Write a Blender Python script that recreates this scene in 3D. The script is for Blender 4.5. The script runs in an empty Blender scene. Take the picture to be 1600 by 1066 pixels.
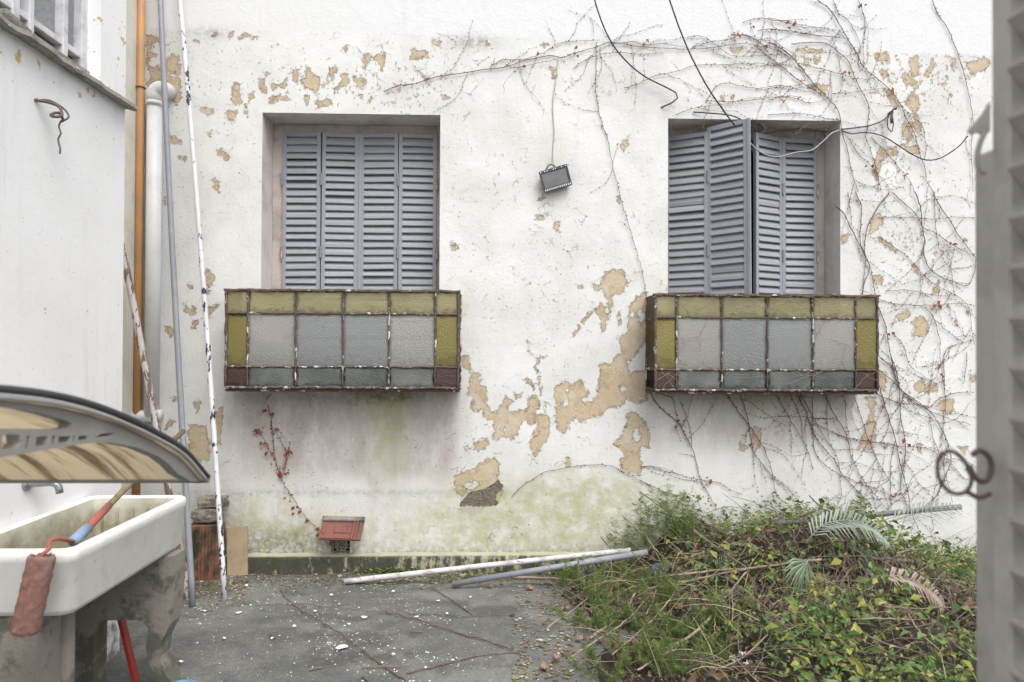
import bpy, math, random
import numpy as np
from mathutils import Matrix, Vector, Euler
from mathutils.geometry import tessellate_polygon
random.seed(7); RNG = np.random.default_rng(11)
S = bpy.context.scene
COL = S.collection
R = math.radians

# ------------------------------------------------------------------ camera
F = 1067.0                       # focal length in photo pixels (24 mm on 36 mm)
DW = 5.25                        # distance of the back wall
HC = 1.6                         # eye height
cam_d = bpy.data.cameras.new("camera"); cam = bpy.data.objects.new("camera", cam_d); COL.objects.link(cam)
cam_d.lens = 24.0; cam_d.sensor_width = 36.0; cam_d.clip_start = 0.05; cam_d.clip_end = 500
cam.location = (0, 0, HC)
CAM_R = Euler((R(90.65), R(0.0), R(-1.66)), 'XYZ').to_matrix() @ Matrix.Rotation(R(0.26), 3, 'Z')
cam.rotation_euler = CAM_R.to_euler()
cam_d.dof.use_dof = True; cam_d.dof.focus_distance = 5.0; cam_d.dof.aperture_fstop = 4.0
S.camera = cam
# ------------------------------------------------------------------ sky and sun (bright overcast)
W = bpy.data.worlds.new("World"); S.world = W; W.use_nodes = True
wn = W.node_tree.nodes; wl = W.node_tree.links
bg = wn['Background']; sky = wn.new('ShaderNodeTexSky'); sky.sky_type = 'NISHITA'; sky.sun_disc = False
SUN_EL, SUN_AZ = 58.0, 152.0     # azimuth clockwise from +Y: behind the camera, a little to the right
sky.sun_elevation = R(SUN_EL); sky.sun_rotation = R(SUN_AZ); sky.air_density = 1.0; sky.dust_density = 4.0
hs = wn.new('ShaderNodeHueSaturation'); hs.inputs['Saturation'].default_value = 0.22
wl.new(sky.outputs[0], hs.inputs['Color']); wl.new(hs.outputs[0], bg.inputs[0]); bg.inputs[1].default_value = 0.13
sun_d = bpy.data.lights.new("sun", 'SUN'); sun = bpy.data.objects.new("sun", sun_d); COL.objects.link(sun)
sun_d.energy = 0.85; sun_d.angle = R(40); sun_d.color = (1, 0.97, 0.93)
sd = Vector((math.sin(R(SUN_AZ))*math.cos(R(SUN_EL)), math.cos(R(SUN_AZ))*math.cos(R(SUN_EL)), math.sin(R(SUN_EL))))
sun.rotation_euler = (-sd).to_track_quat('-Z', 'Y').to_euler()
S.view_settings.view_transform = 'Standard'; S.view_settings.look = 'None'
S.view_settings.exposure = 0.90; S.view_settings.gamma = 1.0
S.cycles.max_bounces = 8; S.cycles.transparent_max_bounces = 16

# ------------------------------------------------------------------ photo pixel -> place
def ray(u, v):
    return CAM_R @ Vector(((u-800.0)/F, -(v-533.0)/F, -1.0))
def on_wall(u, v, off=0.0):
    d = ray(u, v); t = (DW-off)/d.y; return Vector((d.x*t, DW-off, HC+d.z*t))
def at_y(u, v, y): return on_wall(u, v, DW-y)
def at_x(u, v, x):
    d = ray(u, v); t = x/d.x; return Vector((x, d.y*t, HC+d.z*t))
def GZ(y):                       # the yard falls gently to the foot of the back wall
    t = min(max((y-3.7)/1.4, 0.0), 1.0); return -0.105*t*t*(3-2*t)
def on_ground(u, v, z=0.0):
    d = ray(u, v); zz = z
    for _ in range(12): t = (zz-HC)/d.z; zz = z+GZ(d.y*t)
    return Vector((d.x*t, d.y*t, zz))

# ------------------------------------------------------------------ object helpers
def link(name, me, mat=None, parent=None, loc=None, rot=None, **props):
    o = bpy.data.objects.new(name, me); COL.objects.link(o)
    if parent is not None: o.parent = parent
    if loc is not None: o.location = loc
    if rot is not None: o.rotation_euler = rot
    if mat is not None and me is not None and not me.materials: me.materials.append(mat)
    for k, v in props.items(): o[k] = v
    return o
def thing(name, label, cat, loc=(0, 0, 0), rot=None, group=None):
    o = bpy.data.objects.new(name, None); COL.objects.link(o); o.location = loc; o.empty_display_size = 0.1
    if rot is not None: o.rotation_euler = rot
    o['label'] = label; o['category'] = cat
    if group: o['group'] = group
    return o
def tag(o, label, cat, group=None):
    o['label'] = label; o['category'] = cat
    if group: o['group'] = group
    return o
def mesh(name, verts, faces, smooth=False):
    me = bpy.data.meshes.new(name); me.from_pydata([tuple(v) for v in verts], [], faces); me.update()
    if smooth: me.shade_smooth()
    return me
class MB:
    """collects shapes for one mesh"""
    def __init__(s): s.v = []; s.f = []
    def add(s, V, Fs):
        b = len(s.v); s.v += [tuple(x) for x in V]; s.f += [tuple(i+b for i in f) for f in Fs]; return s
    def box(s, lo, hi, m=None):
        x0, y0, z0 = lo; x1, y1, z1 = hi
        V = [Vector(p) for p in ((x0,y0,z0),(x1,y0,z0),(x1,y1,z0),(x0,y1,z0),(x0,y0,z1),(x1,y0,z1),(x1,y1,z1),(x0,y1,z1))]
        if m: V = [m @ p for p in V]
        return s.add(V, [(0,3,2,1),(4,5,6,7),(0,1,5,4),(1,2,6,5),(2,3,7,6),(3,0,4,7)])
    def bbox(s, lo, hi, b=0.003, m=None):
        """box with chamfered edges"""
        x0, y0, z0 = lo; x1, y1, z1 = hi
        V = []; idx = {}
        for ix, x in ((0, x0), (1, x1)):
            for iy, y in ((0, y0), (1, y1)):
                for iz, z in ((0, z0), (1, z1)):
                    sx, sy, sz = (1-2*ix)*b, (1-2*iy)*b, (1-2*iz)*b
                    for a, p in enumerate(((x, y+sy, z+sz), (x+sx, y, z+sz), (x+sx, y+sy, z))):
                        idx[(ix, iy, iz, a)] = len(V); V.append(Vector(p))
        Fs = []
        g = lambda *k: idx[k]
        for i in (0, 1):
            q = [g(i,0,0,0), g(i,1,0,0), g(i,1,1,0), g(i,0,1,0)]; Fs.append(tuple(q if i else q[::-1]))
            q = [g(0,i,0,1), g(0,i,1,1), g(1,i,1,1), g(1,i,0,1)]; Fs.append(tuple(q if i else q[::-1]))
            q = [g(0,0,i,2), g(1,0,i,2), g(1,1,i,2), g(0,1,i,2)]; Fs.append(tuple(q if i else q[::-1]))
        for i in (0, 1):
            for j in (0, 1):
                Fs.append((g(0,i,j,1), g(1,i,j,1), g(1,i,j,2), g(0,i,j,2)))
                Fs.append((g(i,0,j,0), g(i,1,j,0), g(i,1,j,2), g(i,0,j,2)))
                Fs.append((g(i,j,0,0), g(i,j,1,0), g(i,j,1,1), g(i,j,0,1)))
                for k in (0, 1): Fs.append((g(i,j,k,0), g(i,j,k,1), g(i,j,k,2)))
        if m: V = [m @ p for p in V]
        return s.add(V, Fs)
    def tube(s, pts, r, n=6, cap=True):
        pts = [Vector(p) for p in pts]; N = len(pts)
        rs = r if hasattr(r, '__len__') else [r]*N
        up = Vector((0.31, 0.2, 0.93)); V = []; Fs = []
        for i, p in enumerate(pts):
            t = (pts[min(i+1, N-1)]-pts[max(i-1, 0)])
            if t.length < 1e-9: t = Vector((0, 0, 1))
            t.normalize(); a = t.cross(up)
            if a.length < 0.1: a = t.cross(Vector((1, 0, 0)))
            a.normalize(); b = t.cross(a); up = -b if b.dot(up) < 0 else b
            a = t.cross(up).normalized(); b = t.cross(a)
            for k in range(n):
                an = 2*math.pi*k/n; V.append(p+(a*math.cos(an)+b*math.sin(an))*rs[i])
        for i in range(N-1):
            for k in range(n):
                Fs.append((i*n+k, i*n+(k+1) % n, (i+1)*n+(k+1) % n, (i+1)*n+k))
        if cap: Fs += [tuple(range(n))[::-1], tuple((N-1)*n+k for k in range(n))]
        return s.add(V, Fs)
    def lathe(s, prof, n=20, m=None):
        V = []; Fs = []
        for (r, z) in prof:
            for k in range(n):
                a = 2*math.pi*k/n; p = Vector((r*math.cos(a), r*math.sin(a), z)); V.append(m @ p if m else p)
        for i in range(len(prof)-1):
            for k in range(n): Fs.append((i*n+k, i*n+(k+1) % n, (i+1)*n+(k+1) % n, (i+1)*n+k))
        Fs += [tuple(range(n))[::-1], tuple((len(prof)-1)*n+k for k in range(n))]
        return s.add(V, Fs)
    def slab(s, loops, ax):
        """flat outline with holes (3D points), extruded by vector ax"""
        loops = [[Vector(p) for p in l] for l in loops]; flat = [p for l in loops for p in l]
        tr = tessellate_polygon(loops); n = len(flat); V = flat+[p+ax for p in flat]
        Fs = [tuple(t) for t in tr]+[tuple(i+n for i in t)[::-1] for t in tr]
        b = 0
        for l in loops:
            k = len(l)
            for i in range(k): Fs.append((b+i, b+(i+1) % k, b+(i+1) % k+n, b+i+n))
            b += k
        return s.add(V, Fs)
    def build(s, name, mat, parent=None, smooth=False, **k):
        return link(name, mesh(name, s.v, s.f, smooth), mat, parent, **k)
def smooth_path(pts, step=0.03, jit=0.0):
    """Catmull-Rom through the points, resampled"""
    P = [Vector(p) for p in pts]
    if len(P) < 2: return P
    P = [P[0]*2-P[1]]+P+[P[-1]*2-P[-2]]; out = []
    for i in range(1, len(P)-2):
        a, b, c, d = P[i-1:i+3]; n = max(1, int((c-b).length/step))
        for k in range(n):
            t = k/n; t2 = t*t; t3 = t2*t
            q = 0.5*((2*b)+(c-a)*t+(2*a-5*b+4*c-d)*t2+(3*b-a-3*c+d)*t3)
            if jit: q = q+Vector((random.gauss(0, jit), random.gauss(0, jit*0.4), random.gauss(0, jit)))
            out.append(q)
    out.append(P[-2]); return out

# ------------------------------------------------------------------ materials
class NT:
    def __init__(s, name):
        s.m = bpy.data.materials.new(name); s.m.use_nodes = True; s.t = s.m.node_tree
        s.b = s.t.nodes['Principled BSDF']; s.out = s.t.nodes['Material Output']; s._c = None
    def n(s, typ, **kw):
        x = s.t.nodes.new(typ)
        for k, v in kw.items(): setattr(x, k, v)
        return x
    def L(s, a, b): s.t.links.new(a, b)
    def put(s, sock, v):
        if hasattr(v, 'is_linked') or isinstance(v, bpy.types.NodeSocket): s.L(v, sock)
        elif v is not None: sock.default_value = v if not (isinstance(v, tuple) and len(v) == 3 and len(sock.default_value) == 4) else (*v, 1)
    def co(s, kind='Object', scale=None):
        if s._c is None: s._c = s.n('ShaderNodeTexCoord')
        o = s._c.outputs[kind]
        if scale is not None:
            mp = s.n('ShaderNodeMapping'); mp.inputs['Scale'].default_value = scale; s.L(o, mp.inputs[0]); o = mp.outputs[0]
        return o
    def shift(s):
        """object coordinates, moved by each object's own random number so that copies differ"""
        a = s.n('ShaderNodeVectorMath', operation='ADD'); k = s.n('ShaderNodeVectorMath', operation='SCALE'); k.inputs[0].default_value = (37.0, 11.0, 53.0)
        s.L(s.rand(), k.inputs['Scale']); s.L(s.co(), a.inputs[0]); s.L(k.outputs[0], a.inputs[1]); return a.outputs[0]
    def noise(s, scale, detail=4, rough=0.55, co=None, dist=0.0, col=False):
        x = s.n('ShaderNodeTexNoise'); s.L(co if co is not None else s.co(), x.inputs['Vector'])
        x.inputs['Scale'].default_value = scale; x.inputs['Detail'].default_value = detail
        x.inputs['Roughness'].default_value = rough; x.inputs['Distortion'].default_value = dist
        return x.outputs['Color' if col else 'Fac']
    def vor(s, scale, co=None, feature='F1', out='Distance'):
        x = s.n('ShaderNodeTexVoronoi', feature=feature); s.L(co if co is not None else s.co(), x.inputs['Vector'])
        x.inputs['Scale'].default_value = scale; return x.outputs[out]
    def mth(s, op, a, b=None, c=None, clamp=False):
        x = s.n('ShaderNodeMath', operation=op, use_clamp=clamp); s.put(x.inputs[0], a)
        if b is not None: s.put(x.inputs[1], b)
        if c is not None: s.put(x.inputs[2], c)
        return x.outputs[0]
    def ss(s, v, lo, hi, a=0.0, b=1.0):
        x = s.n('ShaderNodeMapRange', interpolation_type='SMOOTHSTEP'); s.put(x.inputs[0], v)
        for i, q in zip((1, 2, 3, 4), (lo, hi, a, b)): s.put(x.inputs[i], q)
        return x.outputs[0]
    def mix(s, f, a, b, mode='MIX'):
        x = s.n('ShaderNodeMix', data_type='RGBA', blend_type=mode); s.put(x.inputs[0], f); s.put(x.inputs[6], a); s.put(x.inputs[7], b)
        return x.outputs[2]
    def attr(s, name):
        x = s.n('ShaderNodeAttribute'); x.attribute_name = name; return x.outputs['Fac']
    def bump(s, h, strength=0.4, dist=0.01, prev=None):
        x = s.n('ShaderNodeBump'); x.inputs['Strength'].default_value = strength; x.inputs['Distance'].default_value = dist
        s.L(h, x.inputs['Height'])
        if prev is not None: s.L(prev, x.inputs['Normal'])
        return x.outputs[0]
    def rand(s): return s.n('ShaderNodeObjectInfo').outputs['Random']
    def island(s): return s.n('ShaderNodeNewGeometry').outputs['Random Per Island']
    def fin(s, col=None, rough=None, normal=None, metal=None, spec=None):
        if col is not None: s.put(s.b.inputs['Base Color'], col)
        if rough is not None: s.put(s.b.inputs['Roughness'], rough)
        if normal is not None: s.L(normal, s.b.inputs['Normal'])
        if metal is not None: s.b.inputs['Metallic'].default_value = metal
        if spec is not None: s.b.inputs['Specular IOR Level'].default_value = spec
        return s.m
def worn(name, base, dirt, scale=12, amt=0.5, rough=0.6, chip=None, chip_lo=0.62, chip_hi=0.64, bump=0.25, bscale=80, metal=0.0, stretch=None, bdist=0.004):
    """base colour, soft dirt, hard edged chips"""
    m = NT(name); co = m.co('Object', stretch) if stretch else m.co()
    c = m.mix(m.mth('MULTIPLY', m.ss(m.noise(scale, 6, 0.6, co), 0.42, 0.72), amt), base, dirt)
    c = m.mix(m.mth('MULTIPLY', m.noise(scale*6, 3, 0.6, co), 0.25), c, tuple(x*0.6 for x in base))
    h = m.noise(bscale, 4, 0.6, co)
    if chip:
        k = m.ss(m.noise(scale*2.3, 8, 0.62, co, 0.4), chip_lo, chip_hi); c = m.mix(k, c, chip); h = m.mth('SUBTRACT', h, k)
    return m.fin(c, rough, m.bump(h, bump, bdist), metal)
# ================================================================== BACK WALL
ZX = {'A': (220, 0, .25), 'B': (600, 0, .25), 'C': (700, 380, .2251), 'D': (700, 560, .2251), 'E': (0, 560, .2815), 'F': (0, 280, .2815),
      'G': (1200, 0, .2815), 'H': (1300, 300, .2815), 'I': (1300, 560, .2815), 'J': (1000, 600, .25), 'Z': (960, 0, .25), 'P': (0, 0, 1)}
def px(k, x, y): ox, oy, s = ZX[k]; return ox+x*s, oy+y*s
def plist(txt):
    """'A x y x y ...' per line -> list of pixel polygons"""
    out = []
    for ln in txt.strip().splitlines():
        t = ln.split(); n = [float(q) for q in t[1:]]
        out.append([px(t[0], n[i], n[i+1]) for i in range(0, len(n), 2)])
    return out
PEEL = plist("""
D 95 -20 140 -30 150 0 160 90 215 95 230 180 270 210 265 310 300 375 345 375 365 320 400 265 450 290 420 345 420 370 490 360 550 360 555 270 600 255 640 300 630 350 590 390 690 390 712 420 705 520 680 580 640 620 625 660 605 690 575 640 560 590 590 540 620 450 570 465 545 435 505 455 480 530 440 570 400 540 340 570 305 560 320 500 310 435 240 410 230 360 165 370 170 270 130 250 155 170 150 90 95 60
D 740 200 820 150 850 185 915 150 945 190 985 250 920 280 950 310 1030 275 1050 160 1055 45 1080 40 1120 40 1160 -10 1210 -40 1200 -100 1170 -140 1250 -180 1255 -360 1310 -430 1385 -460 1385 -160 1350 -80 1310 -40 1270 20 1235 0 1260 110 1300 90 1385 80 1385 290 1300 320 1240 270 1200 340 1110 345 1060 405 1000 410 930 455 880 415 835 450 840 490 800 540 770 500 750 440 745 330 730 250
D 1240 380 1310 375 1370 440 1405 520 1395 620 1375 620 1370 560 1340 600 1335 700 1350 730 1325 810 1260 800 1200 760 1195 700 1225 680 1195 610 1145 610 1140 595 1200 540 1240 450
D 180 590 270 545 285 600 230 645 180 635
D 45 810 165 770 205 780 215 730 320 680 350 730 355 790 340 860 390 900 340 1000 200 1000 110 955 60 930 45 860
D 530 145 580 150 605 190 600 240 580 190 540 170
D 815 690 845 690 850 760 825 770
D 450 240 510 240 505 270 470 280
D 665 310 685 300 685 340 670 335
D 640 190 655 190 655 245 640 240
C 1085 210 1130 180 1220 195 1245 260 1225 350 1150 350 1145 400 1130 480 1110 540 1085 610 1065 620 1060 560 1050 500 1010 480 960 530 920 580 880 645 865 640 930 540 990 470 1050 440 1060 410 1085 440 1095 510 1115 480 1105 400 1070 320 1020 330 1000 300 1000 280 1065 290
C 545 680 560 690 570 750 625 790 680 785 680 795 640 805 620 860 640 950 655 1050 640 1050 625 960 600 860 615 800 560 760
C 1175 480 1195 480 1200 570 1185 570
C 20 0 70 5 65 40 30 45
C 905 295 945 295 935 310 905 320
A 35 215 110 235 180 290 120 270 70 270 70 320 110 345 50 360 45 420 60 420 110 410 130 450 130 500 110 545 40 540 40 500 80 500 40 430 35 280
A 165 360 200 338 240 345 250 620 215 660 205 640 185 570 160 510 155 420
A 580 515 610 520 630 590 625 640 600 665 565 650 570 590
A 530 690 600 690 595 740 565 770 530 740
A 370 670 440 680 450 700 425 735 385 705
A 1040 400 1060 450 1110 470 1120 520 1105 600 1070 560 1020 560 1000 500 1030 470
A 1385 360 1425 330 1450 355 1520 330 1530 390 1505 440 1480 390 1440 370 1400 430
A 1245 450 1290 455 1305 510 1270 540 1210 570 1200 600 1210 550 1250 520
A 1340 475 1390 490 1415 510 1385 570 1345 540
A 850 540 910 490 920 530 870 560
A 1180 410 1225 430 1195 500 1180 460
A 480 940 510 930 550 970 540 1005 515 1000 510 970 470 970
A 800 650 820 600 900 600 935 620 840 640
A 735 500 765 495 785 560 775 590 750 560
A 820 510 850 540 830 560 815 540
A 410 830 440 815 445 840 425 855
A 180 840 250 870 255 920 235 905 200 900 180 890
A 230 980 285 980 280 1015 240 1000
A 1095 630 1190 620 1200 650 1100 680
A 605 250 640 205 735 235 730 242 660 235 620 250
A 440 210 490 195 460 245
A 545 200 585 200 575 225 545 250
A 1020 595 1050 600 1045 655 1025 630
A 665 590 705 580 715 620 680 630
A 640 640 670 660 660 730 650 700
A 335 258 375 258 360 282
A 805 285 860 280 820 305
A 935 440 985 440 980 520 960 520
A 1270 290 1290 280 1285 340 1275 330
A 1355 590 1390 590 1385 615
A 1425 590 1450 620 1430 640
A 765 455 800 460 790 475
B 165 305 270 320 285 355 230 365 170 380
B 300 245 350 265 355 310 330 285 305 295
B 195 440 240 450 262 490 295 510 290 530 250 490
B 1030 420 1065 415 1075 480 1060 500 1045 450
B 1475 910 1530 850 1525 890 1490 960
B 360 590 410 610 405 622 370 612
B 610 255 660 260 675 305 650 290
B 980 265 1030 270 1000 310
B 430 250 455 250 445 280
E 1045 370 1140 380 1165 450 1165 560 1120 570 1040 530
E 1190 310 1235 270 1240 300 1215 480 1190 480
E 1080 250 1110 245 1118 260 1095 300
E 935 345 965 340 960 370 915 395
E 950 215 975 215 965 240
F 1115 500 1150 495 1190 535 1160 600 1140 570 1115 530
F 1020 690 1050 720 1085 700 1085 740 1060 750 1020 740
F 1125 730 1215 690 1215 710 1150 775
F 1065 790 1100 790 1095 835 1060 830
F 910 810 940 810 965 840 950 885 920 850
F 1175 0 1210 0 1220 80 1190 50
F 1040 580 1080 590 1060 620
F 1140 620 1165 620 1160 645
F 905 120 920 100 918 140
G 590 300 670 290 670 330 640 350 600 330
G 785 320 835 310 840 410 810 430 780 350
G 740 420 780 400 800 440 830 450 810 480 760 470
G 870 420 910 330 920 380 890 430
G 1095 350 1200 320 1240 340 1220 380 1130 415
G 615 390 660 385 670 430 640 440
G 1020 320 1045 325 1040 390 1020 380
G 640 500 690 500 735 600 690 580
G 760 560 810 500 845 580 820 640 780 600
G 590 880 630 800 650 850 605 1000 580 970
G 640 830 720 810 710 870 660 870
G 220 470 330 470 330 520 290 510 220 490
G 740 680 800 690 800 780 780 800 740 740
G 740 800 840 810 840 860 780 850
G 200 320 230 320 225 370 205 360
G 255 320 290 315 280 350
G 955 470 990 465 980 490
G 1000 510 1025 510 1015 540
G 800 590 850 690 850 760 810 720
G 150 275 330 280 300 295 180 300
H 230 130 280 110 285 180 220 230 200 240
H 60 230 105 240 60 310 50 260
H 230 470 270 455 295 520 250 520
H 320 510 355 510 340 530
H 440 720 500 690 535 710 530 790 500 810 455 800 460 750
H 355 680 430 650 440 680 400 715 360 710
H 315 740 345 710 345 750 330 760
H 560 540 600 480 590 560 560 570
H 675 735 690 710 702 735 690 750
H 440 410 470 400 475 440 455 440
H 250 250 320 280 360 330 330 330 270 280
H 610 310 622 310 615 340
H 720 250 745 260 735 290
H 560 330 580 330 578 360
H 740 660 765 670 750 690
I 250 70 310 70 290 180 270 170
I 455 150 500 110 530 150 580 140 590 170 540 200 510 180 470 185
I 570 260 620 230 680 225 680 280 650 310 600 290
I 190 210 240 210 235 320 245 400 220 520 150 500 185 380 210 300
I 400 215 440 230 430 250
I 770 90 800 90 800 140 775 130
I 575 50 610 40 605 65
I 460 470 500 480 490 540
I 700 490 760 490 740 530
I 280 490 315 480 295 515
J 700 270 755 270 760 340 740 400 710 450 690 400 700 350
J 640 320 680 290 660 350
J 620 370 665 380 665 430 625 410
J -10 220 40 240 60 320 50 400 0 390
Z 35 910 90 850 90 890 50 960
Z 720 310 800 300 790 335 740 330
Z 1190 370 1220 370 1215 420 1195 410
Z 1245 370 1285 365 1250 400
Z 1200 295 1335 315 1330 330 1210 310
Z 670 590 690 590 685 635 672 630
Z 720 600 750 590 740 640
P 838 334 856 336 850 343 842 343
P 866 345 874 346 873 362 866 358
P 848 304 850 308 846 314 840 312
P 704 378 716 380 714 388 706 389
P 963 305 969 308 967 318 963 316
""")
HOLES = plist("""
D 1180 190 1225 185 1235 220 1200 235
D 780 290 830 290 835 325 805 340 790 320
D 820 215 838 215 838 240 820 240
D 1295 490 1325 490 1330 570 1285 590 1280 540
D 380 465 400 465 395 505 375 495
D 100 870 180 850 230 870 160 920 110 910
D 1285 650 1308 655 1300 680 1285 670
A 180 450 210 450 210 480 190 480
C 1320 480 1350 460 1365 520 1340 570 1320 530
C 1275 480 1300 470 1300 510 1280 510
""")
PLASTER = plist("""
D 80 1015 110 970 150 930 240 910 300 880 350 850 392 895 330 950 335 990 350 1028 80 1030
I 560 0 561 0 561 1
""")[:1]
GREY = plist("""
P 720 792 762 790 752 800 738 808 728 800
""")
def sdf(polys, X, Z, off=0.0):
    """positive inside, metres, of the polygons as they lie on the wall"""
    out = np.full(X.shape, -0.2)
    for P in polys:
        W3 = [on_wall(u, v) for u, v in P]; p = np.array([(q.x, q.z) for q in W3])
        lo = p.min(0)-0.2; hi = p.max(0)+0.2
        k = np.where((X > lo[0]) & (X < hi[0]) & (Z > lo[1]) & (Z < hi[1]))[0]
        if not len(k): continue
        x = X[k]; z = Z[k]; d = np.full(x.shape, 9.0); ins = np.zeros(x.shape, bool)
        for a, b in zip(p, np.roll(p, -1, 0)):
            e = b-a; L2 = e@e+1e-12; t = np.clip(((x-a[0])*e[0]+(z-a[1])*e[1])/L2, 0, 1)
            d = np.minimum(d, np.hypot(x-a[0]-t*e[0], z-a[1]-t*e[1]))
            c = (a[1] > z) != (b[1] > z)
            with np.errstate(divide='ignore', invalid='ignore'):
                ins ^= c & (x < (b[0]-a[0])*(z-a[1])/(b[1]-a[1])+a[0])
        out[k] = np.maximum(out[k], np.where(ins, d, -d))
    return out
def blob(X, Z, u, v, ru, rv, pw=2.0):
    c = on_wall(u, v); s = DW/F
    return np.exp(-(np.abs((X-c.x)/(ru*s))**pw+np.abs((Z-c.z)/(rv*s))**pw))
# window openings in the wall: left, right, bottom, top
def opening(u0, u1, vt): a = on_wall(u0, vt[0]); b = on_wall(u1, vt[1]); return [a.x, b.x, 1.66, (a.z+b.z)/2]
OPEN = [opening(410, 688, (177, 180)), opening(1044, 1313, (184, 190))]
VENT = [on_wall(524, 0).x, on_wall(553, 0).x, on_wall(0, 868).z+0.005, on_wall(0, 842).z]
WX0, WX1, WZ1 = -2.74, 5.6, 5.6
REV = 0.25
def lines(a, b, step, extra):
    n = int(round((b-a)/step)); g = list(np.linspace(a, b, n+1))
    for e in extra:
        i = int(np.argmin(np.abs(np.array(g)-e))); g[i] = e
    return np.array(g)
gx = lines(WX0, WX1, 0.0165, [OPEN[0][0], OPEN[0][1], OPEN[1][0], OPEN[1][1], VENT[0], VENT[1]])
gz = lines(-0.12, WZ1, 0.0165, [OPEN[0][2], OPEN[0][3], OPEN[1][2], OPEN[1][3], VENT[2], VENT[3]])
# the two lintels differ by a hair: take both
GXX, GZZ = np.meshgrid(gx, gz); X = GXX.ravel(); Z = GZZ.ravel(); nx = len(gx); nz = len(gz)
peel = sdf(PEEL, X, Z); hole = sdf(HOLES, X, Z); peel = np.where(hole > -0.02, np.minimum(peel, -hole), peel)
plas = sdf(PLASTER, X, Z); grey = sdf(GREY, X, Z)
B = lambda *a: blob(X, Z, *a)
speck = np.clip(0.9*B(500, 125, 190, 60)+0.8*B(1420, 330, 110, 260)+0.8*B(1450, 110, 120, 50)+0.5*B(250, 130, 60, 110)+0.45*B(640, 150, 80, 70)
                +0.55*B(1240, 90, 140, 60)+0.35*B(860, 330, 60, 30)+0.4*B(960, 470, 60, 90)+0.5*B(1430, 620, 90, 90)+0.3*B(310, 480, 60, 150)+0.2*B(1190, 660, 160, 50)+0.3*B(760, 690, 90, 60), 0, 1)
tl = np.array([on_wall(330, 47), on_wall(800, 58), on_wall(1000, 66), on_wall(1540, 88)]); zt = np.interp(X, tl[:, 0], tl[:, 2])
fresh = np.clip((Z-zt)/0.012, 0, 1)                       # newer coat above this line
speck = speck*(1-fresh)
grime = np.clip(1.0*B(530, 675, 180, 72, 6)+0.9*B(1190, 655, 185, 50, 4)+0.6*B(640, 660, 70, 90, 2)+0.9*B(583, 700, 9, 85)+0.6*B(690, 680, 20, 60)+0.5*B(470, 640, 100, 20)+0.5*B(1010, 560, 26, 60)+0.3*B(330, 800, 60, 60)+0.35*B(840, 775, 90, 40), 0, 1)
green = np.clip(1.3*B(606, 650, 26, 75)+0.9*B(590, 625, 60, 22)+1.15*B(860, 815, 190, 62, 3)+0.8*B(500, 838, 150, 36)+0.45*B(720, 470, 24, 30)+0.5*B(925, 765, 90, 38)+0.35*B(1020, 440, 40, 26)+0.6*B(400, 820, 80, 60)
                +0.35*B(865, 260, 18, 80)+0.5*B(1200, 620, 100, 20)+0.25*B(730, 800, 100, 60), 0, 1)
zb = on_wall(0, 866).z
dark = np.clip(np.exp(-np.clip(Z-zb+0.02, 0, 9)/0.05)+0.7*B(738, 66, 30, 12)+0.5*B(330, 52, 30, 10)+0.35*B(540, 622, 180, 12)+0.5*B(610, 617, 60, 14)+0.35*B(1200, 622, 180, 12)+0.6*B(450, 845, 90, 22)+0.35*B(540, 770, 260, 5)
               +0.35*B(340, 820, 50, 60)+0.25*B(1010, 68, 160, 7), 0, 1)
faces = []
def inside(cx, cz, o): return o[0] < cx < o[1] and o[2] < cz < o[3]
for j in range(nz-1):
    cz = (gz[j]+gz[j+1])/2
    for i in range(nx-1):
        cx = (gx[i]+gx[i+1])/2
        if inside(cx, cz, OPEN[0]) or inside(cx, cz, OPEN[1]) or inside(cx, cz, VENT): continue
        a = j*nx+i; faces.append((a, a+1, a+nx+1, a+nx))
me = mesh('wall_face', np.stack([X, np.full_like(X, DW), Z], 1), faces)
for nm, val in (('peel', peel), ('plas', plas), ('speck', speck), ('grime', grime), ('green', green), ('dark', dark), ('fresh', fresh), ('grey', grey)):
    at = me.attributes.new(nm, 'FLOAT', 'POINT'); at.data.foreach_set('value', val.astype(np.float32))
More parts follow.
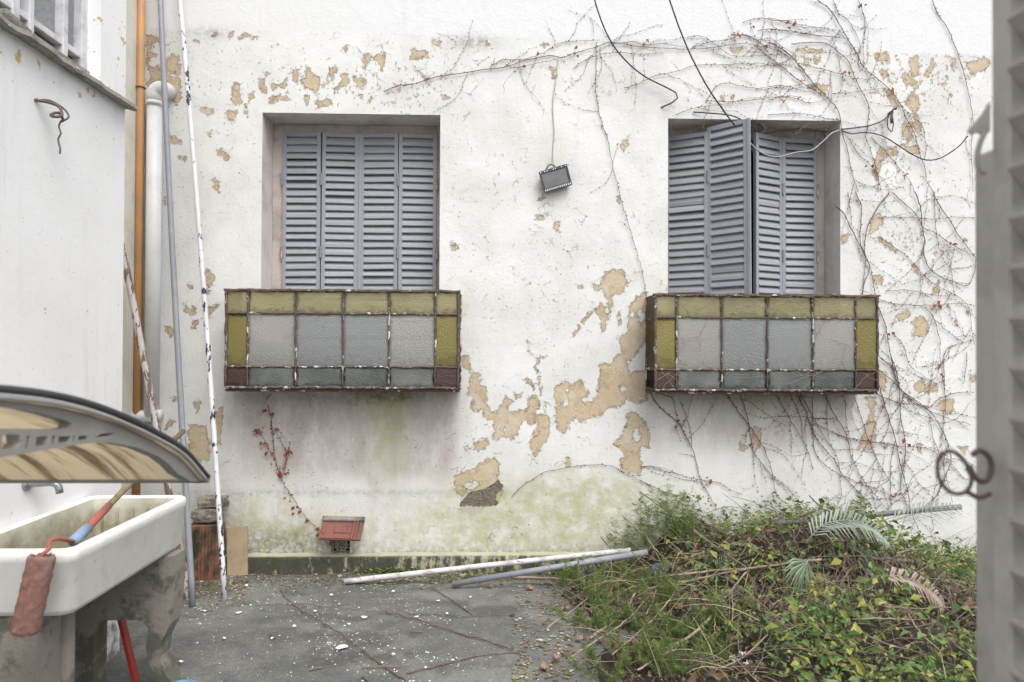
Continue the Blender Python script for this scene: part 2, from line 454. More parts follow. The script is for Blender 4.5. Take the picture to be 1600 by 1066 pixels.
# plaster really sinks into the wall where it broke off
def wall_material():
    m = NT('old_wall_paint'); co = m.co()
    n_f = m.noise(38, 8, 0.62); n_m = m.noise(9, 6, 0.6); n_l = m.noise(2.2, 5, 0.55)
    p = m.mth('ADD', m.attr('peel'), m.mth('MULTIPLY', m.mth('SUBTRACT', n_f, 0.5), 0.11))
    p = m.mth('ADD', p, m.mth('MULTIPLY', m.mth('SUBTRACT', m.noise(110, 3, 0.6), 0.5), 0.022))
    k1 = m.ss(p, 0.0, 0.0025)
    # loose flecks
    n_s = m.noise(30, 7, 0.62, m.co('Object', (1.15, 1, 0.9)))
    thr = m.mth('SUBTRACT', 0.735, m.mth('MULTIPLY', m.attr('speck'), 0.155))
    k2 = m.ss(m.mth('SUBTRACT', n_s, thr), 0.0, 0.012)
    n_t = m.noise(70, 3, 0.5)
    k3 = m.mth('MULTIPLY', m.ss(m.mth('ADD', n_t, m.mth('MULTIPLY', m.mth('SUBTRACT', m.noise(1.1, 4, .6), .5), .22)), 0.70, 0.715), m.mth('SUBTRACT', 1.0, m.attr('fresh')))
    k = m.mth('MAXIMUM', k1, k2)
    # colours of the layers
    white = m.mix(m.ss(n_l, 0.3, 0.7), (0.775, 0.775, 0.765), (0.66, 0.655, 0.635))
    white = m.mix(m.attr('fresh'), white, (0.74, 0.748, 0.755))
    streak = m.noise(6, 5, 0.6, m.co('Object', (3.0, 1, 0.25)))
    white = m.mix(m.ss(streak, 0.55, 0.8, 0, 0.22), white, (0.55, 0.52, 0.47))
    beige = m.mix(n_m, (0.47, 0.365, 0.235), (0.62, 0.51, 0.37))
    beige = m.mix(m.ss(m.noise(60, 5, 0.6), 0.5, 0.75, 0, 0.6), beige, (0.70, 0.62, 0.50))
    beige = m.mix(m.ss(m.noise(13, 7, 0.7), 0.48, 0.68, 0, 0.65), beige, (0.37, 0.27, 0.165)); beige = m.mix(m.ss(m.noise(4.2, 6, 0.65), 0.5, 0.66, 0, 0.55), beige, (0.62, 0.58, 0.50))
    kc = m.ss(m.mth('ADD', m.attr('peel'), m.mth('MULTIPLY', m.mth('SUBTRACT', m.noise(24, 7, 0.62, dist=0.3), 0.5), 0.17)), 0.004, 0.008)
    kd = m.ss(m.noise(21, 7, 0.62), 0.675, 0.683); kd = m.mth('MULTIPLY', kd, m.mth('SUBTRACT', 1.0, m.attr('fresh'))); kc = m.mth('MAXIMUM', kc, kd)
    c = m.mix(m.mth('MULTIPLY', kc, 0.8), white, (0.68, 0.655, 0.60))
    c = m.mix(k3, c, (0.30, 0.27, 0.23)); c = m.mix(k, c, beige)
    pt = m.ss(m.noise(75, 3, 0.5), 0.66, 0.68); c = m.mix(m.mth('MULTIPLY', pt, k), c, white)
    edge = m.mth('MULTIPLY', m.ss(p, -0.006, 0.001), m.mth('SUBTRACT', 1.0, m.ss(p, 0.001, 0.007)))  # dark outline of the peel: paint film's shadow painted in, plus dirt caught there
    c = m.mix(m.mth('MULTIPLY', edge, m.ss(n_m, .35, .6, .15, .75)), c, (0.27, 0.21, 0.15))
    # fine cracks in the paint
    dco = m.n('ShaderNodeVectorMath', operation='ADD'); m.L(co, dco.inputs[0])
    sc = m.n('ShaderNodeVectorMath', operation='SCALE'); m.L(m.noise(7, 5, 0.6, col=True), sc.inputs[0]); sc.inputs['Scale'].default_value = 0.25; m.L(sc.outputs[0], dco.inputs[1])
    ck = m.vor(3.2, dco.outputs[0], 'DISTANCE_TO_EDGE'); ckm = m.mth('MULTIPLY', m.ss(ck, 0.0, 0.007, 1, 0), m.mth('MULTIPLY', m.ss(n_m, 0.50, 0.60), m.ss(m.noise(.9, 3, .5), .46, .6)))
    ckm = m.mth('MULTIPLY', ckm, m.mth('SUBTRACT', 1.0, m.attr('fresh')))
    c = m.mix(m.mth('MULTIPLY', ckm, 0.5), c, (0.30, 0.26, 0.21))
    # stains
    g = m.mth('MULTIPLY', m.attr('grime'), m.ss(m.noise(5, 7, 0.65, m.co('Object', (1.4, 1, 0.6))), 0.1, 0.7))
    c = m.mix(m.mth('MULTIPLY', g, 0.85), c, (0.41, 0.355, 0.32), 'MIX')
    gr = m.mth('MULTIPLY', m.attr('green'), m.ss(m.noise(8, 7, 0.65), 0.25, 0.7))
    c = m.mix(m.mth('MULTIPLY', gr, 0.88), c, (0.43, 0.42, 0.215))
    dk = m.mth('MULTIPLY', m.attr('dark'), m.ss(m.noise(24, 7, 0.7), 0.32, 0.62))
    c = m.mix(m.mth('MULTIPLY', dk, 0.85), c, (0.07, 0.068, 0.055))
    gy = m.ss(m.mth('ADD', m.attr('grey'), m.mth('MULTIPLY', m.mth('SUBTRACT', n_f, 0.5), 0.08)), 0.0, 0.004)
    c = m.mix(m.mth('MULTIPLY', gy, 0.8), c, (0.45, 0.43, 0.38))
    # broken plaster
    q = m.ss(m.mth('ADD', m.attr('plas'), m.mth('MULTIPLY', m.mth('SUBTRACT', n_f, 0.5), 0.05)), 0.0, 0.006)
    rub = m.noise(26, 8, 0.7)
    c = m.mix(q, c, m.mix(rub, (0.10, 0.085, 0.06), (0.46, 0.41, 0.32)))
    # relief: paint film edge, fine roughness, rubble
    h = m.mth('ADD', m.mth('ADD', m.mth('MULTIPLY', k, -0.8), m.mth('MULTIPLY', kc, -0.35)), m.mth('MULTIPLY', ckm, -0.8)); h = m.mth('ADD', h, m.mth('MULTIPLY', k3, -0.4))
    nb = m.bump(h, 1.0, 0.008)
    nb = m.bump(m.mth('ADD', m.mth('MULTIPLY', m.noise(45, 6, 0.65), 0.5), m.mth('MULTIPLY', n_m, 0.8)), 0.6, 0.010, nb)
    nb = m.bump(m.mth('ADD', m.mth('MULTIPLY', q, m.mth('MULTIPLY', rub, 2.2)), m.mth('MULTIPLY', q, -2.0)), 1.0, 0.03, nb)
    return m.fin(c, 0.85, nb, spec=0.25)
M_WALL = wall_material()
M_REV = worn('reveal_plaster', (0.67, 0.64, 0.61), (0.42, 0.32, 0.29), 5, 0.6, 0.85, bump=0.3)
M_PINK = worn('window_surround', (0.52, 0.46, 0.43), (0.25, 0.22, 0.19), 7, 0.7, 0.85, bump=0.4)
M_IN = worn('dark_room_wood', (0.10, 0.075, 0.06), (0.05, 0.04, 0.03), 7, 0.6, 0.6)
wall = thing('back_wall', 'peeling white courtyard wall with two shuttered windows', 'wall')
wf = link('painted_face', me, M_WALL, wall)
mb = MB()                                     # body of the wall behind the face, round the openings
T = 0.44
xs = [WX0, OPEN[0][0]-.02, OPEN[0][1]+.02, OPEN[1][0]-.02, OPEN[1][1]+.02, WX1]
for i in range(5):
    if i in (1, 3):
        o = OPEN[i//2]; mb.box((xs[i], DW+.14, -.12), (xs[i+1], DW+T, o[2]-.06)); mb.box((xs[i], DW+.012, o[3]+.02), (xs[i+1], DW+T, WZ1))
    else: mb.box((xs[i], DW+.14, -.12), (xs[i+1], DW+T, WZ1))
mb.build('masonry', M_REV, wall)
for k, o in enumerate(OPEN):
    x0, x1, z0, z1 = o; y0, y1 = DW, DW+T
    sub = MB().add([(x0,y0,z0),(x0,y1,z0),(x0,y1,z1),(x0,y0,z1)], [(0,1,2,3)]).add([(x1,y0,z0),(x1,y1,z0),(x1,y1,z1),(x1,y0,z1)], [(3,2,1,0)])
    sub.add([(x0,y0,z1),(x0,y1,z1),(x1,y1,z1),(x1,y0,z1)], [(0,1,2,3)]).build('window_reveal', M_REV, wall)
    MB().bbox((x0-.03, DW-.05, z0-.05), (x1+.03, DW+T, z0), .006).build('window_sill', M_REV, wall)
    yb = DW+REV; w = 0.085 if k == 0 else 0.06; wr = 0.052 if k == 0 else 0.075; ht = 0.075
    fr = MB().bbox((x0, yb, z0), (x0+w, yb+.06, z1), .004).bbox((x1-wr, yb, z0), (x1, yb+.06, z1), .004).bbox((x0+w, yb+.002, z1-ht), (x1-wr, yb+.058, z1), .004)
    fr.build('window_surround', M_PINK, wall)
# window behind the shutters
M_GLASS_D = NT('dark_window_glass').fin((0.02, 0.022, 0.025), 0.12)
for k, o in enumerate(OPEN):
    x0, x1, z0, z1 = o; yb = DW+REV+.10; xm = (x0+x1)/2
    t = thing('casement_window', ('wooden casement window behind the closed shutters', 'wooden casement window behind the half folded shutters')[k], 'window', (xm, yb, z0))
    MB().bbox((x0-xm, 0, 0), (x1-xm, .05, .07)).bbox((x0-xm, 0, z1-z0-.07), (x1-xm, .05, z1-z0)).bbox((x0-xm, .002, .07), (x0-xm+.08, .048, z1-z0-.07)).bbox((x1-xm-.08, .002, .07), (x1-xm, .048, z1-z0-.07)).bbox((-.05, .002, .07), (.05, .048, z1-z0-.07)).build('frame', M_IN, t)
    for a, b in ((x0-xm+.08, -.05), (.05, x1-xm-.08)):
        MB().box((a, .02, .07), (b, .026, z1-z0-.07)).build('pane', M_GLASS_D, t)
# plinth at the foot of the wall
PZ = on_wall(0, 870, .05).z
M_PLINTH = NT('mouldy_plinth'); m = M_PLINTH
zc = m.n('ShaderNodeSeparateXYZ'); m.L(m.co(), zc.inputs[0])
mould = m.ss(m.mth('ADD', m.noise(14, 8, 0.7, m.co('Object', (1, 1, 0.5))), m.ss(zc.outputs[0], -0.4, -0.9, 0.0, 0.10)), 0.40, 0.56)
mould = m.mth('MULTIPLY', mould, m.ss(zc.outputs[2], PZ-.004, PZ-.02))
c = m.mix(mould, m.mix(m.noise(6, 5), (0.30, 0.29, 0.19), (0.50, 0.48, 0.38)), m.mix(m.noise(40, 4), (0.025, 0.025, 0.02), (0.10, 0.095, 0.07)))
M_PLINTH = m.fin(c, 0.9, m.bump(m.noise(50, 6, 0.7), 0.6, 0.012))
pl = MB(); xs = np.arange(WX0, WX1, 0.05); prof = [(-.055, -.13), (-.05, PZ-.03), (-.042, PZ-.008), (-.025, PZ), (.01, PZ+.006)]
V = []; Fs = []
for i, x in enumerate(xs):
    w1 = random.gauss(0, .003); w2 = random.gauss(0, .003)
    for y, z in prof: V.append((x, DW+y+w1, z+(w2 if z > -.1 else 0)))
n = len(prof)
for i in range(len(xs)-1):
    for j in range(n-1): Fs.append((i*n+j, (i+1)*n+j, (i+1)*n+j+1, i*n+j+1))
pl.add(V, Fs).build('plinth', M_PLINTH, wall)
# ledge left by the thicker render along the foot: a thin raised coat below the crack line
M_ROOT = M_IN

# ================================================================== LEFT BUILDING
LXB = -1.95; LY1 = at_x(193, 400, LXB).y   # face of the left wall and its far edge
ROTL = 0.0
M_LEFT = NT('left_wall_paint'); m = M_LEFT
sp = m.n('ShaderNodeSeparateXYZ'); m.L(m.co(), sp.inputs[0])
c = m.mix(m.ss(m.noise(1.6, 6, 0.6), 0.35, 0.75), (0.83, 0.83, 0.835), (0.76, 0.76, 0.76))
st = m.noise(5, 6, 0.6, m.co('Object', (1, 2.6, 0.22)))
c = m.mix(m.ss(st, 0.52, 0.8, 0, 0.35), c, (0.50, 0.50, 0.50))
c = m.mix(m.ss(m.noise(85, 2, 0.5), 0.73, 0.75), c, (0.3, 0.29, 0.27))
low = m.mth('MULTIPLY', m.ss(sp.outputs[2], 0.95, 0.15), m.ss(m.noise(9, 8, 0.68), 0.42, 0.66))
c = m.mix(m.mth('MULTIPLY', low, 0.85), c, (0.12, 0.125, 0.085))
pk = m.ss(m.mth('ADD', m.noise(16, 8, 0.6), m.ss(sp.outputs[2], 2.62, 2.8, 0, 0.08)), 0.70, 0.71)
c = m.mix(pk, c, (0.60, 0.46, 0.25))
M_LEFT = m.fin(c, 0.85, m.bump(m.mth('SUBTRACT', m.noise(30, 6, 0.65), pk), 0.35, 0.006), spec=0.2)
M_SILL = worn('weathered_sill', (0.30, 0.28, 0.26), (0.09, 0.085, 0.075), 10, 0.9, 0.9, chip=(0.55, 0.53, 0.5), chip_lo=0.60, chip_hi=0.64, bump=0.8, bscale=50, bdist=0.01)
M_WFR = worn('old_window_paint', (0.66, 0.66, 0.68), (0.34, 0.32, 0.32), 16, 0.7, 0.6, chip=(0.30, 0.26, 0.23), chip_lo=0.64)
M_PEB = NT('pebbled_glass'); m = M_PEB
M_PEB = m.fin(m.mix(m.noise(60, 3), (0.20, 0.215, 0.235), (0.33, 0.35, 0.37)), 0.35, m.bump(m.noise(90, 3), 0.7, 0.01))
lw = thing('left_wall', 'bright white side wall with a high window above the laundry sink', 'wall', (0, 0, 0))
wy0, wy1, wz0 = 1.9, at_x(157, 100, LXB).y, 2.93
def wall_box(lo, hi): return MB().box(lo, hi)
mb = MB().box((LXB-.25, -1.0, -.1), (LXB, LY1, wz0-.02)).box((LXB-.25, wy1, wz0-.02), (LXB, LY1, 5.6)).box((LXB-.25, -1.0, wz0-.02), (LXB, wy0, 5.6))
mb.build('painted_face', M_LEFT, lw)
MB().box((LXB-.25, wy0, wz0-.02), (LXB-.12, wy1, wz0)).build('window_seat', M_SILL, lw)
# recess behind the left wall: second face further left
MB().box((-2.9, LY1+.02, -.12), (-2.66, DW+.0, 5.6)).build('recess_face', worn('recess_paint', (0.72, 0.70, 0.63), (0.52, 0.49, 0.40), 5, 0.6, 0.85), lw)
MB().box((-2.66, LY1-.2, -.12), (LXB-.25, LY1-.1, 5.6)).build('recess_return', M_LEFT, lw)
# sill, split slab with a broken lip
sl = MB(); V = []; Fs = []
ys = np.linspace(wy0-.1, LY1+.01, 34)
for i, y in enumerate(ys):
    j = random.gauss(0, .004); V += [(LXB-.1, y, wz0-.005), (LXB+.055+j, y, wz0-.050+j*.6), (LXB+.06+j, y, wz0-.072+j*.5), (LXB+.045+j, y, wz0-.078+j*.5), (LXB-.02, y, wz0-.06)]
for i in range(len(ys)-1):
    for j in range(5): Fs.append((i*5+j, i*5+(j+1) % 5, (i+1)*5+(j+1) % 5, (i+1)*5+j))
Fs += [(0, 1, 2, 3, 4)[::-1], tuple((len(ys)-1)*5+j for j in range(5))]
sl.add(V, Fs).build('window_sill', M_SILL, lw)
wt = thing('side_window', 'high side window with pebbled glass and old pale steel bars', 'window', (LXB-.1, wy0, wz0))
Lw = wy1-wy0
def wb(y0, y1, z0, z1, d=.03, off=0): return MB().bbox((-.02+off, y0, z0), (d+off, y1, z1), .003)
for y, w in [(at_x(u_, 60, LXB-.1).y-wy0, w_) for u_, w_ in ((12, .045), (37, .03), (91, .035), (133, .05))]+[(Lw-.02, .05)]:
    wb(y-w/2, y+w/2, 0, 2.4, .035).build('mullion', M_WFR, wt)
wb(-.02, Lw, .085, .115, .03, -.002).build('bottom_rail', M_WFR, wt)
wb(-.02, Lw, .0, .035, .05, -.002).build('bottom_frame', M_SILL, wt)
MB().box((-.014, 0, .115), (-.006, Lw, 2.4)).build('pane', M_PEB, wt)
MB().box((-.016, 0, .035), (-.010, Lw, .085)).build('lower_pane', worn('dusty_dark_pane', (0.16, 0.13, 0.10), (0.07, 0.06, 0.05), 8, 0.7, 0.5), wt)
ls = MB().bbox((0, -.02, 0), (.05, .26, .03), .006)
o = ls.build('wood_strip', M_SILL, None, loc=at_x(45, 42, LXB+.03), rot=(R(-9), 0, 0)); tag(o, 'weathered broken strip of wood on the high window sill', 'wood strip'); o.location.z = wz0+.005; o.location.y -= .05; o.location.x = LXB-.06
# ================================================================== GROUND
def fbm(x, y, sc=1.0, oct=4, seed=0):
    """cheap value noise, numpy"""
    out = np.zeros_like(x); amp = 0.5
    for o in range(oct):
        f = sc*2**o; xi = np.floor(x*f).astype(int); yi = np.floor(y*f).astype(int); fx = x*f-xi; fy = y*f-yi
        fx = fx*fx*(3-2*fx); fy = fy*fy*(3-2*fy)
        def h(a, b): return (np.sin(a*127.1+b*311.7+seed*17.3+o*7.7)*43758.5453) % 1.0
        out += amp*((h(xi, yi)*(1-fx)+h(xi+1, yi)*fx)*(1-fy)+(h(xi, yi+1)*(1-fx)+h(xi+1, yi+1)*fx)*fy); amp *= 0.5
    return out
def G(m, p, r):
    """soft round mask on the ground round world point p"""
    x = m.n('ShaderNodeVectorMath', operation='DISTANCE'); m.L(m.co(), x.inputs[0]); x.inputs[1].default_value = tuple(p)
    return m.ss(x.outputs['Value'], r, 0.0)
m = NT('old_concrete'); fine = m.noise(160, 4, 0.7); mid = m.noise(7, 6, 0.6); big = m.noise(1.4, 5, 0.6)
c = m.mix(m.ss(mid, 0.3, 0.7), (0.090, 0.092, 0.089), (0.140, 0.140, 0.132)); c = m.mix(m.ss(big, 0.42, 0.62, 0, 0.8), c, (0.20, 0.20, 0.185)); c = m.mix(m.ss(m.noise(2.7, 6, .65), 0.52, 0.68, 0, 0.7), c, (0.055, 0.056, 0.052))
grit = m.noise(55, 5, 0.75); c = m.mix(m.ss(grit, 0.52, 0.7, 0, 0.6), c, (0.27, 0.27, 0.25)); c = m.mix(m.ss(grit, 0.46, 0.3, 0, 0.75), c, (0.045, 0.045, 0.04))
c = m.mix(m.ss(fine, 0.60, 0.68, 0, 0.8), c, (0.42, 0.42, 0.40)); c = m.mix(m.ss(fine, 0.40, 0.30, 0, 0.7), c, (0.04, 0.04, 0.038))
wet = m.mth('MAXIMUM', G(m, on_ground(715, 945), .22), m.mth('MAXIMUM', G(m, on_ground(775, 955), .28), m.mth('MAXIMUM', G(m, on_ground(840, 975), .25), G(m, on_ground(560, 1000), .8))))
wm = m.ss(m.mth('MULTIPLY', wet, m.ss(m.noise(5, 6, 0.6), 0.3, 0.7)), 0.05, 0.75)
c = m.mix(m.mth('MULTIPLY', wm, 0.6), c, (0.045, 0.046, 0.042))
moss = m.ss(m.noise(4.5, 8, 0.7), 0.60, 0.75); c = m.mix(m.mth('MULTIPLY', moss, 0.6), c, (0.12, 0.13, 0.06))
rough = m.ss(wm, 0, 1, 0.9, 0.45)
M_GROUND = m.fin(c, rough, m.bump(m.mth('ADD', m.mth('MULTIPLY', fine, 0.6), m.mth('MULTIPLY', mid, 0.7)), 0.5, 0.008))
gxs = np.concatenate([[-40, -10], np.arange(-3.2, 1.0, .06), [1.2, 2, 4, 10, 40]]); gys = np.concatenate([[-40, -8, -1, 1.2], np.arange(1.8, DW+.2, .06), [DW+1, 12, 40]])
XX, YY = np.meshgrid(gxs, gys); zz = (fbm(XX, YY, 1.3, 4, 3)-.5)*.022; zz[(np.abs(XX) > 5) | (YY < 1)] = -.01; zz = zz+np.vectorize(GZ)(YY)
n = len(gxs); Fs = [(j*n+i, j*n+i+1, (j+1)*n+i+1, (j+1)*n+i) for j in range(len(gys)-1) for i in range(n-1)]
gnd = link('ground', mesh('ground', np.stack([XX.ravel(), YY.ravel(), zz.ravel()], 1), Fs, True), M_GROUND, kind='structure')

# ------------------------------------------------------------------ overgrown mound on the right
EDGE = [(860, 882), (868, 905), (845, 930), (862, 955), (880, 985), (872, 1010), (895, 1040), (905, 1066)]
eg = [on_ground(u, v) for u, v in EDGE]; EX = [p.x for p in eg][::-1]; EY = [p.y for p in eg][::-1]
def mound_h(x, y):
    x = np.asarray(x, float); y = np.asarray(y, float)
    d = x-np.interp(y, EY, EX)                      # metres inside the soil edge
    base = np.clip(d, -.3, 1.0)*.09
    h = base+.44*np.exp(-((x-2.25)/.62)**2-((y-4.45)/.42)**2)+.10*np.exp(-((x-1.45)/.4)**2-((y-4.85)/.4)**2)
    h = h+.26*np.exp(-((DW-y)/.30)**2)*np.clip((x-1.0)/.5, 0, 1)*np.clip((3.0-x)/.7, 0, 1)+.12*np.exp(-((x-2.2)/.5)**2-((y-3.55)/.35)**2)
    n = fbm(x+7, y, 2.6, 4, 5)-.5
    return h+n*.30*np.clip(d/.5, 0, 1)-.02+np.vectorize(GZ)(y)
mx = np.arange(-.1, 6.0, .055); my = np.arange(1.6, DW+.03, .055); XX, YY = np.meshgrid(mx, my); ZZ = mound_h(XX, YY)
n = len(mx); Fs = [(j*n+i, j*n+i+1, (j+1)*n+i+1, (j+1)*n+i) for j in range(len(my)-1) for i in range(n-1)]
m = NT('leaf_mould_soil'); c = m.mix(m.noise(22, 6, 0.7), (0.016, 0.013, 0.010), (0.075, 0.055, 0.038)); c = m.mix(m.ss(m.noise(55, 4), 0.55, 0.7), c, (0.11, 0.085, 0.06))
M_SOIL = m.fin(c, 0.95, m.bump(m.noise(35, 7, 0.7), 1.0, 0.03))
link('soil_mound', mesh('soil_mound', np.stack([XX.ravel(), YY.ravel(), ZZ.ravel()], 1), Fs, True), M_SOIL, kind='structure')

# ================================================================== SHUTTERS
m = NT('shutter_paint'); cs = m.shift(); n1 = m.noise(3.5, 5, .6, cs)
c = m.mix(m.ss(n1, 0.3, 0.7), (0.275, 0.300, 0.345), (0.315, 0.335, 0.370)); c = m.mix(m.ss(m.noise(9, 6, .65, cs), 0.55, 0.8, 0, 0.55), c, (0.36, 0.335, 0.31))
r_o = m.rand(); c = m.mix(m.ss(r_o, 0.0, 1.0, 0, 0.35), c, (0.33, 0.325, 0.32))
c = m.mix(m.ss(m.noise(26, 7, .7, cs), 0.64, 0.66, 0, .7), c, (0.42, 0.40, 0.37)); c = m.mix(m.ss(m.noise(60, 5, .7, cs), 0.67, 0.69, 0, .8), c, (0.16, 0.12, 0.10))
M_SHUT = m.fin(c, 0.5, m.bump(m.noise(60, 4, .6), 0.12, 0.003))
M_HINGE = worn('hinge_metal', (0.30, 0.32, 0.35), (0.20, 0.13, 0.08), 40, 0.6, 0.5, metal=0.2)
M_HINGEB = worn('bare_hinge_pin', (0.55, 0.47, 0.34), (0.25, 0.16, 0.1), 60, 0.5, 0.5)
LEAF_W, SH_Z0, SH_Z1 = 0.312, 1.70, at_y(560, 209, DW+REV).z
SLAT_P = 0.0585
def slat_mesh(w):
    # curved metal blade, tilted: outer edge low
    prof = [(-.016, -.035), (-.021, -.029), (-.015, -.006), (.000, .018), (.012, .034), (.0145, .030), (.005, .012), (-.009, -.010), (-.013, -.028)]
    V = []; n = len(prof)
    for x in (-w/2, w/2): V += [(x, y, z) for y, z in prof]
    Fs = [(i, (i+1) % n, (i+1) % n+n, i+n) for i in range(n)]+[tuple(range(n))[::-1], tuple(range(n, 2*n))]
    return mesh('slat', V, Fs)
SLAT = slat_mesh(LEAF_W-.066)
def shutter_leaf(label, hinge, ang, w=LEAF_W, tilt=0.0, wide=False, hinge_side=None, top=SH_Z1, name='shutter_leaf', z0=SH_Z0, slat=SLAT):
    """leaf standing at hinge, running along local +x"""
    t = thing(name, label, 'shutter', (hinge[0], hinge[1], z0), Euler((0, tilt, ang)), 'grey louvred shutter leaves')
    H = top-z0; s0 = .034; s1 = .05 if wide else .034
    f = MB().bbox((0.002, -.017, 0), (s0, .017, H), .003).bbox((w-s1, -.017, 0), (w-.002, .017, H), .003).bbox((s0, -.015, 0), (w-s1, .015, .07), .002).bbox((s0, -.015, H-.035), (w-s1, .015, H), .002)
    if wide: f.bbox((w-.014, -.024, .002), (w+.008, -.0172, H-.002), .002)
    f.build('frame', M_SHUT, t)
    z = H-.035-.032; k = 0
    while z > .09:
        me_s = slat
        o = link('slat', me_s, M_SHUT, t, ((s0+w-s1)/2, random.gauss(0, .0008), z+random.gauss(0, .0012)), (random.gauss(0, .07)+(random.uniform(-.35, .35) if random.random() < .06 else 0), random.gauss(0, .008), 0))
        o.scale.x = (w-s0-s1+.004)/(LEAF_W-.066); z -= SLAT_P; k += 1
    return t
def hinge(t, x, z, bare=False):
    h0 = MB().tube([(x, -.024, z+.002), (x, -.024, z+.05)], .0085, 8).bbox((x-.014, -.021, z-.04), (x+.014, -.0172, z+.045), .001).build('hinge', M_HINGE, t)
    MB().tube([(x, -.024, z-.045), (x, -.024, z+.002)], .0075, 8).build('hinge_barrel', M_HINGEB if bare else M_HINGE, h0)
YB = DW+REV-.004
xL = at_y(442, 300, YB).x; xR = at_y(683, 300, YB).x; w4 = (xR-xL)/4
ordn = ['far left', 'second from the left', 'third from the left', 'far right']
for i in range(4):
    a = [(-.045), .05, -.05, .045][i]
    hx = xL+w4*i; hy = YB-[0, .014, .0, .016][i]
    t = shutter_leaf('grey louvred shutter leaf, %s of the closed left window' % ordn[i], (hx, hy), a, w4*1.0, wide=(i == 1), tilt=(.004 if i == 1 else 0))
    if i in (0, 2): hinge(t, .0 if i == 0 else w4, 1.24); hinge(t, .0 if i == 0 else w4, .66, i == 0)
    if i in (1,): hinge(t, -.002, 1.24); hinge(t, -.002, .66)
    if i == 3: hinge(t, w4, 1.22, True); hinge(t, w4, .66, True)
# right window: left pair half unfolded towards the court, right pair a little
hx = at_y(1040, 300, YB).x; a1, a2 = R(-30), R(-43); wl_ = .345
p1 = Vector((hx, YB)); p2 = p1+Vector((math.cos(a1), math.sin(a1)))*wl_
t = shutter_leaf('grey louvred shutter leaf hinged on the left jamb of the right window', p1, a1, wl_); hinge(t, .0, 1.2, True); hinge(t, 0, .66, True); hinge(t, wl_, 1.26); hinge(t, wl_, .68)
t = shutter_leaf('grey louvred shutter leaf swung furthest out of the right window', p2, a2, wl_, tilt=-.008, wide=True, top=SH_Z1+.03)
q4 = Vector((at_y(1276, 300, YB).x, YB)); a4 = R(180+5); q3 = q4+Vector((math.cos(a4), math.sin(a4)))*.306
a3 = R(180+26); q2 = q3+Vector((math.cos(a3), math.sin(a3)))*.300
t = shutter_leaf('grey louvred shutter leaf third from the left at the right window', q2, a3-math.pi, .300); hinge(t, .300, 1.2); hinge(t, .300, .66)
t = shutter_leaf('grey louvred shutter leaf on the right jamb of the right window', q3, a4-math.pi, .306); hinge(t, .306, 1.2, True); hinge(t, .306, .66, True)

# ================================================================== STAINED GLASS WINDOW BOXES
def pane_mat(name, tint, clear=0.35, dirt=(0.05, 0.05, 0.05), dirt_amt=0.7, bs=95, back=(0.5, 0.5, 0.5), cloud=0.3):
    m = NT(name); g = m.co('Generated'); cs = m.shift()
    sp = m.n('ShaderNodeSeparateXYZ'); m.L(g, sp.inputs[0])
    nz = m.noise(22, 6, .65, cs)
    # dirt gathers along the leads
    ex = m.mth('MINIMUM', sp.outputs[0], m.mth('SUBTRACT', 1.0, sp.outputs[0])); ez = m.mth('MINIMUM', sp.outputs[2], m.mth('SUBTRACT', 1.0, sp.outputs[2]))
    e = m.mth('MINIMUM', ex, ez); e = m.mth('ADD', e, m.mth('MULTIPLY', m.mth('SUBTRACT', nz, .5), .16))
    d = m.mth('MULTIPLY', m.ss(e, .09, .0), dirt_amt)
    lowd = m.mth('MULTIPLY', m.ss(m.mth('ADD', sp.outputs[2], m.mth('MULTIPLY', m.mth('SUBTRACT', nz, .5), .9)), .30, .05), dirt_amt*.6)
    d = m.mth('MAXIMUM', d, lowd); d = m.mth('MAXIMUM', d, m.ss(m.noise(7, 7, .7, cs), .56, .78, 0, .55))
    hm = m.noise(bs, 3, .5, cs); nb = m.bump(hm, 0.55, 0.012)
    cl = m.mth('ADD', m.mth('MULTIPLY', m.ss(m.noise(5, 5, .6, cs), .35, .65), cloud), m.mth('MULTIPLY', m.rand(), .6), clamp=True); col = m.mix(cl, tint, back); col = m.mix(d, col, dirt)
    dif = m.n('ShaderNodeBsdfDiffuse'); m.L(col, dif.inputs[0]); m.L(nb, dif.inputs['Normal'])
    tl_ = m.n('ShaderNodeBsdfTranslucent'); m.L(col, tl_.inputs[0]); m.L(nb, tl_.inputs['Normal'])
    mx1 = m.n('ShaderNodeMixShader'); mx1.inputs[0].default_value = .55; m.L(dif.outputs[0], mx1.inputs[1]); m.L(tl_.outputs[0], mx1.inputs[2])
    tr = m.n('ShaderNodeBsdfTransparent'); m.L(m.mix(.25, col, (1, 1, 1)), tr.inputs[0])
    mx2 = m.n('ShaderNodeMixShader'); m.L(m.mth('MULTIPLY', m.mth('SUBTRACT', 1.0, d), clear), mx2.inputs[0]); m.L(mx1.outputs[0], mx2.inputs[1]); m.L(tr.outputs[0], mx2.inputs[2])
    gl = m.n('ShaderNodeBsdfGlossy'); gl.inputs['Roughness'].default_value = .16; m.L(nb, gl.inputs['Normal'])
    fr = m.n('ShaderNodeFresnel'); fr.inputs[0].default_value = 1.6; m.L(nb, fr.inputs['Normal'])
    mx3 = m.n('ShaderNodeMixShader'); m.L(m.mth('MULTIPLY', fr.outputs[0], m.ss(d, 0, 1, 1, .2)), mx3.inputs[0]); m.L(mx2.outputs[0], mx3.inputs[1]); m.L(gl.outputs[0], mx3.inputs[2])
    m.L(mx3.outputs[0], m.out.inputs[0]); return m.m
P_YEL = pane_mat('amber_glass', (0.62, 0.53, 0.17), .42, (0.06, 0.055, 0.04), .8, back=(0.62, 0.55, 0.2))
P_OLI = pane_mat('olive_glass', (0.70, 0.65, 0.37), .45, (0.06, 0.055, 0.04), .8, back=(0.82, 0.77, 0.5))
